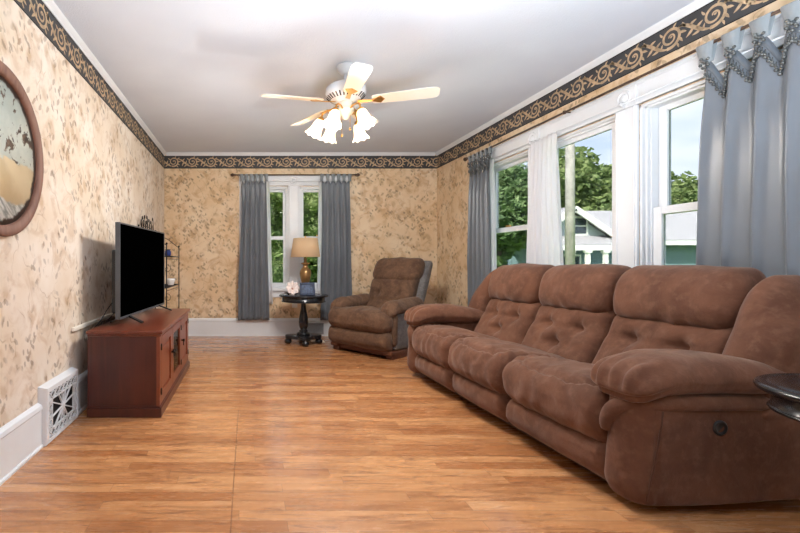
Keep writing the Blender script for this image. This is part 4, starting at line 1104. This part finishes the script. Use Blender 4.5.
ga = MB(); ga.add([HP(gxl+.15, Yg, gze), HP(gxe-.15, Yg, gze), HP(gxp, Yg, gzp-.12), HP(gxl+.15, Yg+2.4, gze), HP(gxe-.15, Yg+2.4, gze), HP(gxp, Yg+2.4, gzp-.12)], [(0, 1, 2), (3, 5, 4), (0, 3, 4, 1)])
ga.build('gable_wall', M['siding_pale'], hs)
gr_ = MB(); gr_.add([HP(gxe+.15, Yg-.35, gze-.1), HP(gxe+.15, Yg+5, gze-.1), HP(gxp, Yg+5, gzp), HP(gxp, Yg-.35, gzp), HP(gxl-.15, Yg+5, gze-.1), HP(gxl-.15, Yg-.35, gze-.1)], [(0, 1, 2, 3), (3, 2, 4, 5)]); gr_.build('gable_roof', M['shingle'], hs, solid=.08)
bb = MB(); bb.bar(HP(gxe+.17, Yg-.38, gze-.2), HP(gxp, Yg-.38, gzp-.08), .08, .24, (0, 0, 1)); bb.bar(HP(gxl-.17, Yg-.38, gze-.2), HP(gxp, Yg-.38, gzp-.08), .08, .24, (0, 0, 1)); bb.build('bargeboard', M['house_trim'], hs)
pr = MB(); pr.add([HP(gxl-.1, Yg-.95, 1.72), HP(gxe-.35, Yg-.95, 1.72), HP(gxe-.35, Yg, 2.15), HP(gxl-.1, Yg, 2.15)], [(0, 1, 2, 3)]); pr.build('porch_roof', M['shingle'], hs, solid=.08)
pf = MB(); hbox(pf, gxl-.1, gxe-.35, Yg-.98, Yg-.9, 1.52, 1.74); pf.build('porch_beam', M['house_trim'], hs)
for cx in (gxl+.2, 13.55, 14.25, 15.0, 15.62):
    c = MB(); hbox(c, cx-.07, cx+.07, Yg-1.0, Yg-.86, GZ+.55, 1.55); hbox(c, cx-.12, cx+.12, Yg-1.04, Yg-.82, 1.42, 1.54); hbox(c, cx-.11, cx+.11, Yg-1.03, Yg-.83, GZ+.55, GZ+.75); c.build('column', M['house_trim'], hs)
c = MB(); hbox(c, gxe-.12, gxe+.08, Yg-.2, Yg, GZ, gze); c.build('corner_post', M['house_trim'], hs)
hbox(MB(), gxl, gxe, Yg, 22, GZ, GZ+.55).build('porch_side', M['siding_teal'], hs)
hbox(MB(), gxl-.1, gxe-.3, Yg-1.1, Yg+1.2, GZ, GZ+.55).build('porch_floor', M['house_trim'], hs)
hbox(MB(), gxl+.1, gxe-.12, Yg+1.2, Yg+1.35, GZ, gze).build('porch_wall', M['siding_teal'], hs)
ra = MB(); hbox(ra, gxl+.2, 15.62, Yg-.96, Yg-.9, 1.0-.55, .52); hbox(ra, gxl+.2, 15.62, Yg-.96, Yg-.9, GZ+.62, GZ+.68)
for k in range(26):
    x = gxl+.2+(15.62-gxl-.2)*k/25; hbox(ra, x-.022, x+.022, Yg-.95, Yg-.91, GZ+.65, .48)
ra.build('porch_railing', M['house_trim'], hs)
def hwin(x0, x1, y, z0, z1):
    f = MB(); hbox(f, x0-.09, x1+.09, y-.05, y, z0-.09, z1+.09); o = f.build('window', M['house_trim'], hs)
    p = MB(); zm = (z0+z1)/2; hbox(p, x0, x1, y-.065, y-.045, z0, zm-.03); hbox(p, x0, x1, y-.065, y-.045, zm+.03, z1); p.build('pane', M['dark_pane'], o)
hwin(14.35, 14.85, Yg, 2.28, 2.95); hwin(14.3, 14.85, Yg+1.2, .2, 1.3); hwin(15.1, 15.45, Yg+1.2, .2, 1.3); hwin(22.6, 23.6, Yf, .2, 1.35); hwin(26, 27, Yf, .2, 1.35)
up = MB(); up.tube([(0, 0, 0), (0, 0, 9)], [.14, .11], 14)
po = up.build('utility_pole', M['pole_wood'], loc=(9.95, 13.75, GZ)); tag(po, 'weathered grey utility pole outside the middle sofa window', 'utility pole')
MB().box(-1.1, 1.1, -.06, .06, 8.3, 8.45).build('crossarm', M['pole_wood'], po)
wl = MB(); 
wl.tube([(10.8+ (24)*q, 13.75 + 1.2*q, GZ+8.46 - 3.6*q*(1-q) - 2.2*q) for q in [k/24 for k in range(25)]], .022, 5)
tag(wl.build('power_line', M['black_plastic']), 'thin power line sagging across the sky outside the sofa windows', 'power line')

# ------------------------------------------------------------------ light, sky, camera
def world():
    w = bpy.data.worlds.new('sky'); S.world = w; w.use_nodes = True; nt = w.node_tree; nt.nodes.clear()
    def n(t, **k):
        nd = nt.nodes.new('ShaderNode'+t)
        for a, b in k.items(): setattr(nd, a, b)
        return nd
    tc = n('TexCoord'); sep = n('SeparateXYZ'); nt.links.new(tc.outputs['Generated'], sep.inputs[0])
    mr = n('MapRange'); nt.links.new(sep.outputs[2], mr.inputs[0]); mr.inputs[1].default_value = 0; mr.inputs[2].default_value = .55
    grad = n('ValToRGB'); nt.links.new(mr.outputs[0], grad.inputs[0])
    e = grad.color_ramp.elements; e[0].color = (.64, .74, .88, 1); e[1].color = (.30, .46, .76, 1)
    mp = n('Mapping'); mp.inputs['Scale'].default_value = (1, 1, 3.2); nt.links.new(tc.outputs['Generated'], mp.inputs[0])
    no = n('TexNoise'); no.inputs['Scale'].default_value = 3.4; no.inputs['Detail'].default_value = 6; no.inputs['Roughness'].default_value = .55; nt.links.new(mp.outputs[0], no.inputs['Vector'])
    cm = n('MapRange', interpolation_type='SMOOTHSTEP'); nt.links.new(no.outputs[0], cm.inputs[0]); cm.inputs[1].default_value = .36; cm.inputs[2].default_value = .64
    mx = nt.nodes.new('ShaderNodeMix'); mx.data_type = 'RGBA'; nt.links.new(cm.outputs[0], mx.inputs[0]); nt.links.new(grad.outputs[0], mx.inputs[6]); mx.inputs[7].default_value = (.80, .85, .92, 1)
    bg = n('Background'); bg.inputs['Strength'].default_value = SKY; nt.links.new(mx.outputs[2], bg.inputs[0])
    out = n('OutputWorld'); nt.links.new(bg.outputs[0], out.inputs[0])
SKY, SUN, EXPO = 3.4, 17.0, .95
world()
sl = bpy.data.lights.new('sun', 'SUN'); sl.energy = SUN; sl.angle = radians(1.5); sl.color = (1, .95, .86)
so = bpy.data.objects.new('sun', sl); COL.objects.link(so); so.rotation_euler = Vector((.50, .46, -.74)).to_track_quat('-Z', 'Y').to_euler()
bl_ = bpy.data.lights.new('added_bounce_fill', 'SPOT'); bl_.energy = 430; bl_.color = (.82, .91, 1); bl_.spot_size = radians(140); bl_.spot_blend = 1; bl_.shadow_soft_size = .6  # unseen fill spot, added to brighten the ceiling and room
bo_ = bpy.data.objects.new('added_bounce_fill', bl_); COL.objects.link(bo_); bo_.location = (.9, .0, .8); bo_.rotation_euler = Vector((.1, .45, 1)).to_track_quat('-Z', 'Y').to_euler()
cd = bpy.data.cameras.new('camera'); cam = bpy.data.objects.new('camera', cd); COL.objects.link(cam)
cd.sensor_width = 36; cd.sensor_fit = 'HORIZONTAL'; cd.lens = 36*445/800; cd.shift_x = (400-248)/800; cd.shift_y = -4.5/800; cd.clip_end = 300; cd.clip_start = .05
cam.location = (0, 0, 1.033); cam.rotation_euler = (radians(90), 0, 0)
S.camera = cam
vs_ = S.view_settings; vs_.view_transform = 'Standard'; vs_.look = 'None'; vs_.exposure = EXPO; vs_.gamma = 1; vs_.use_curve_mapping = False
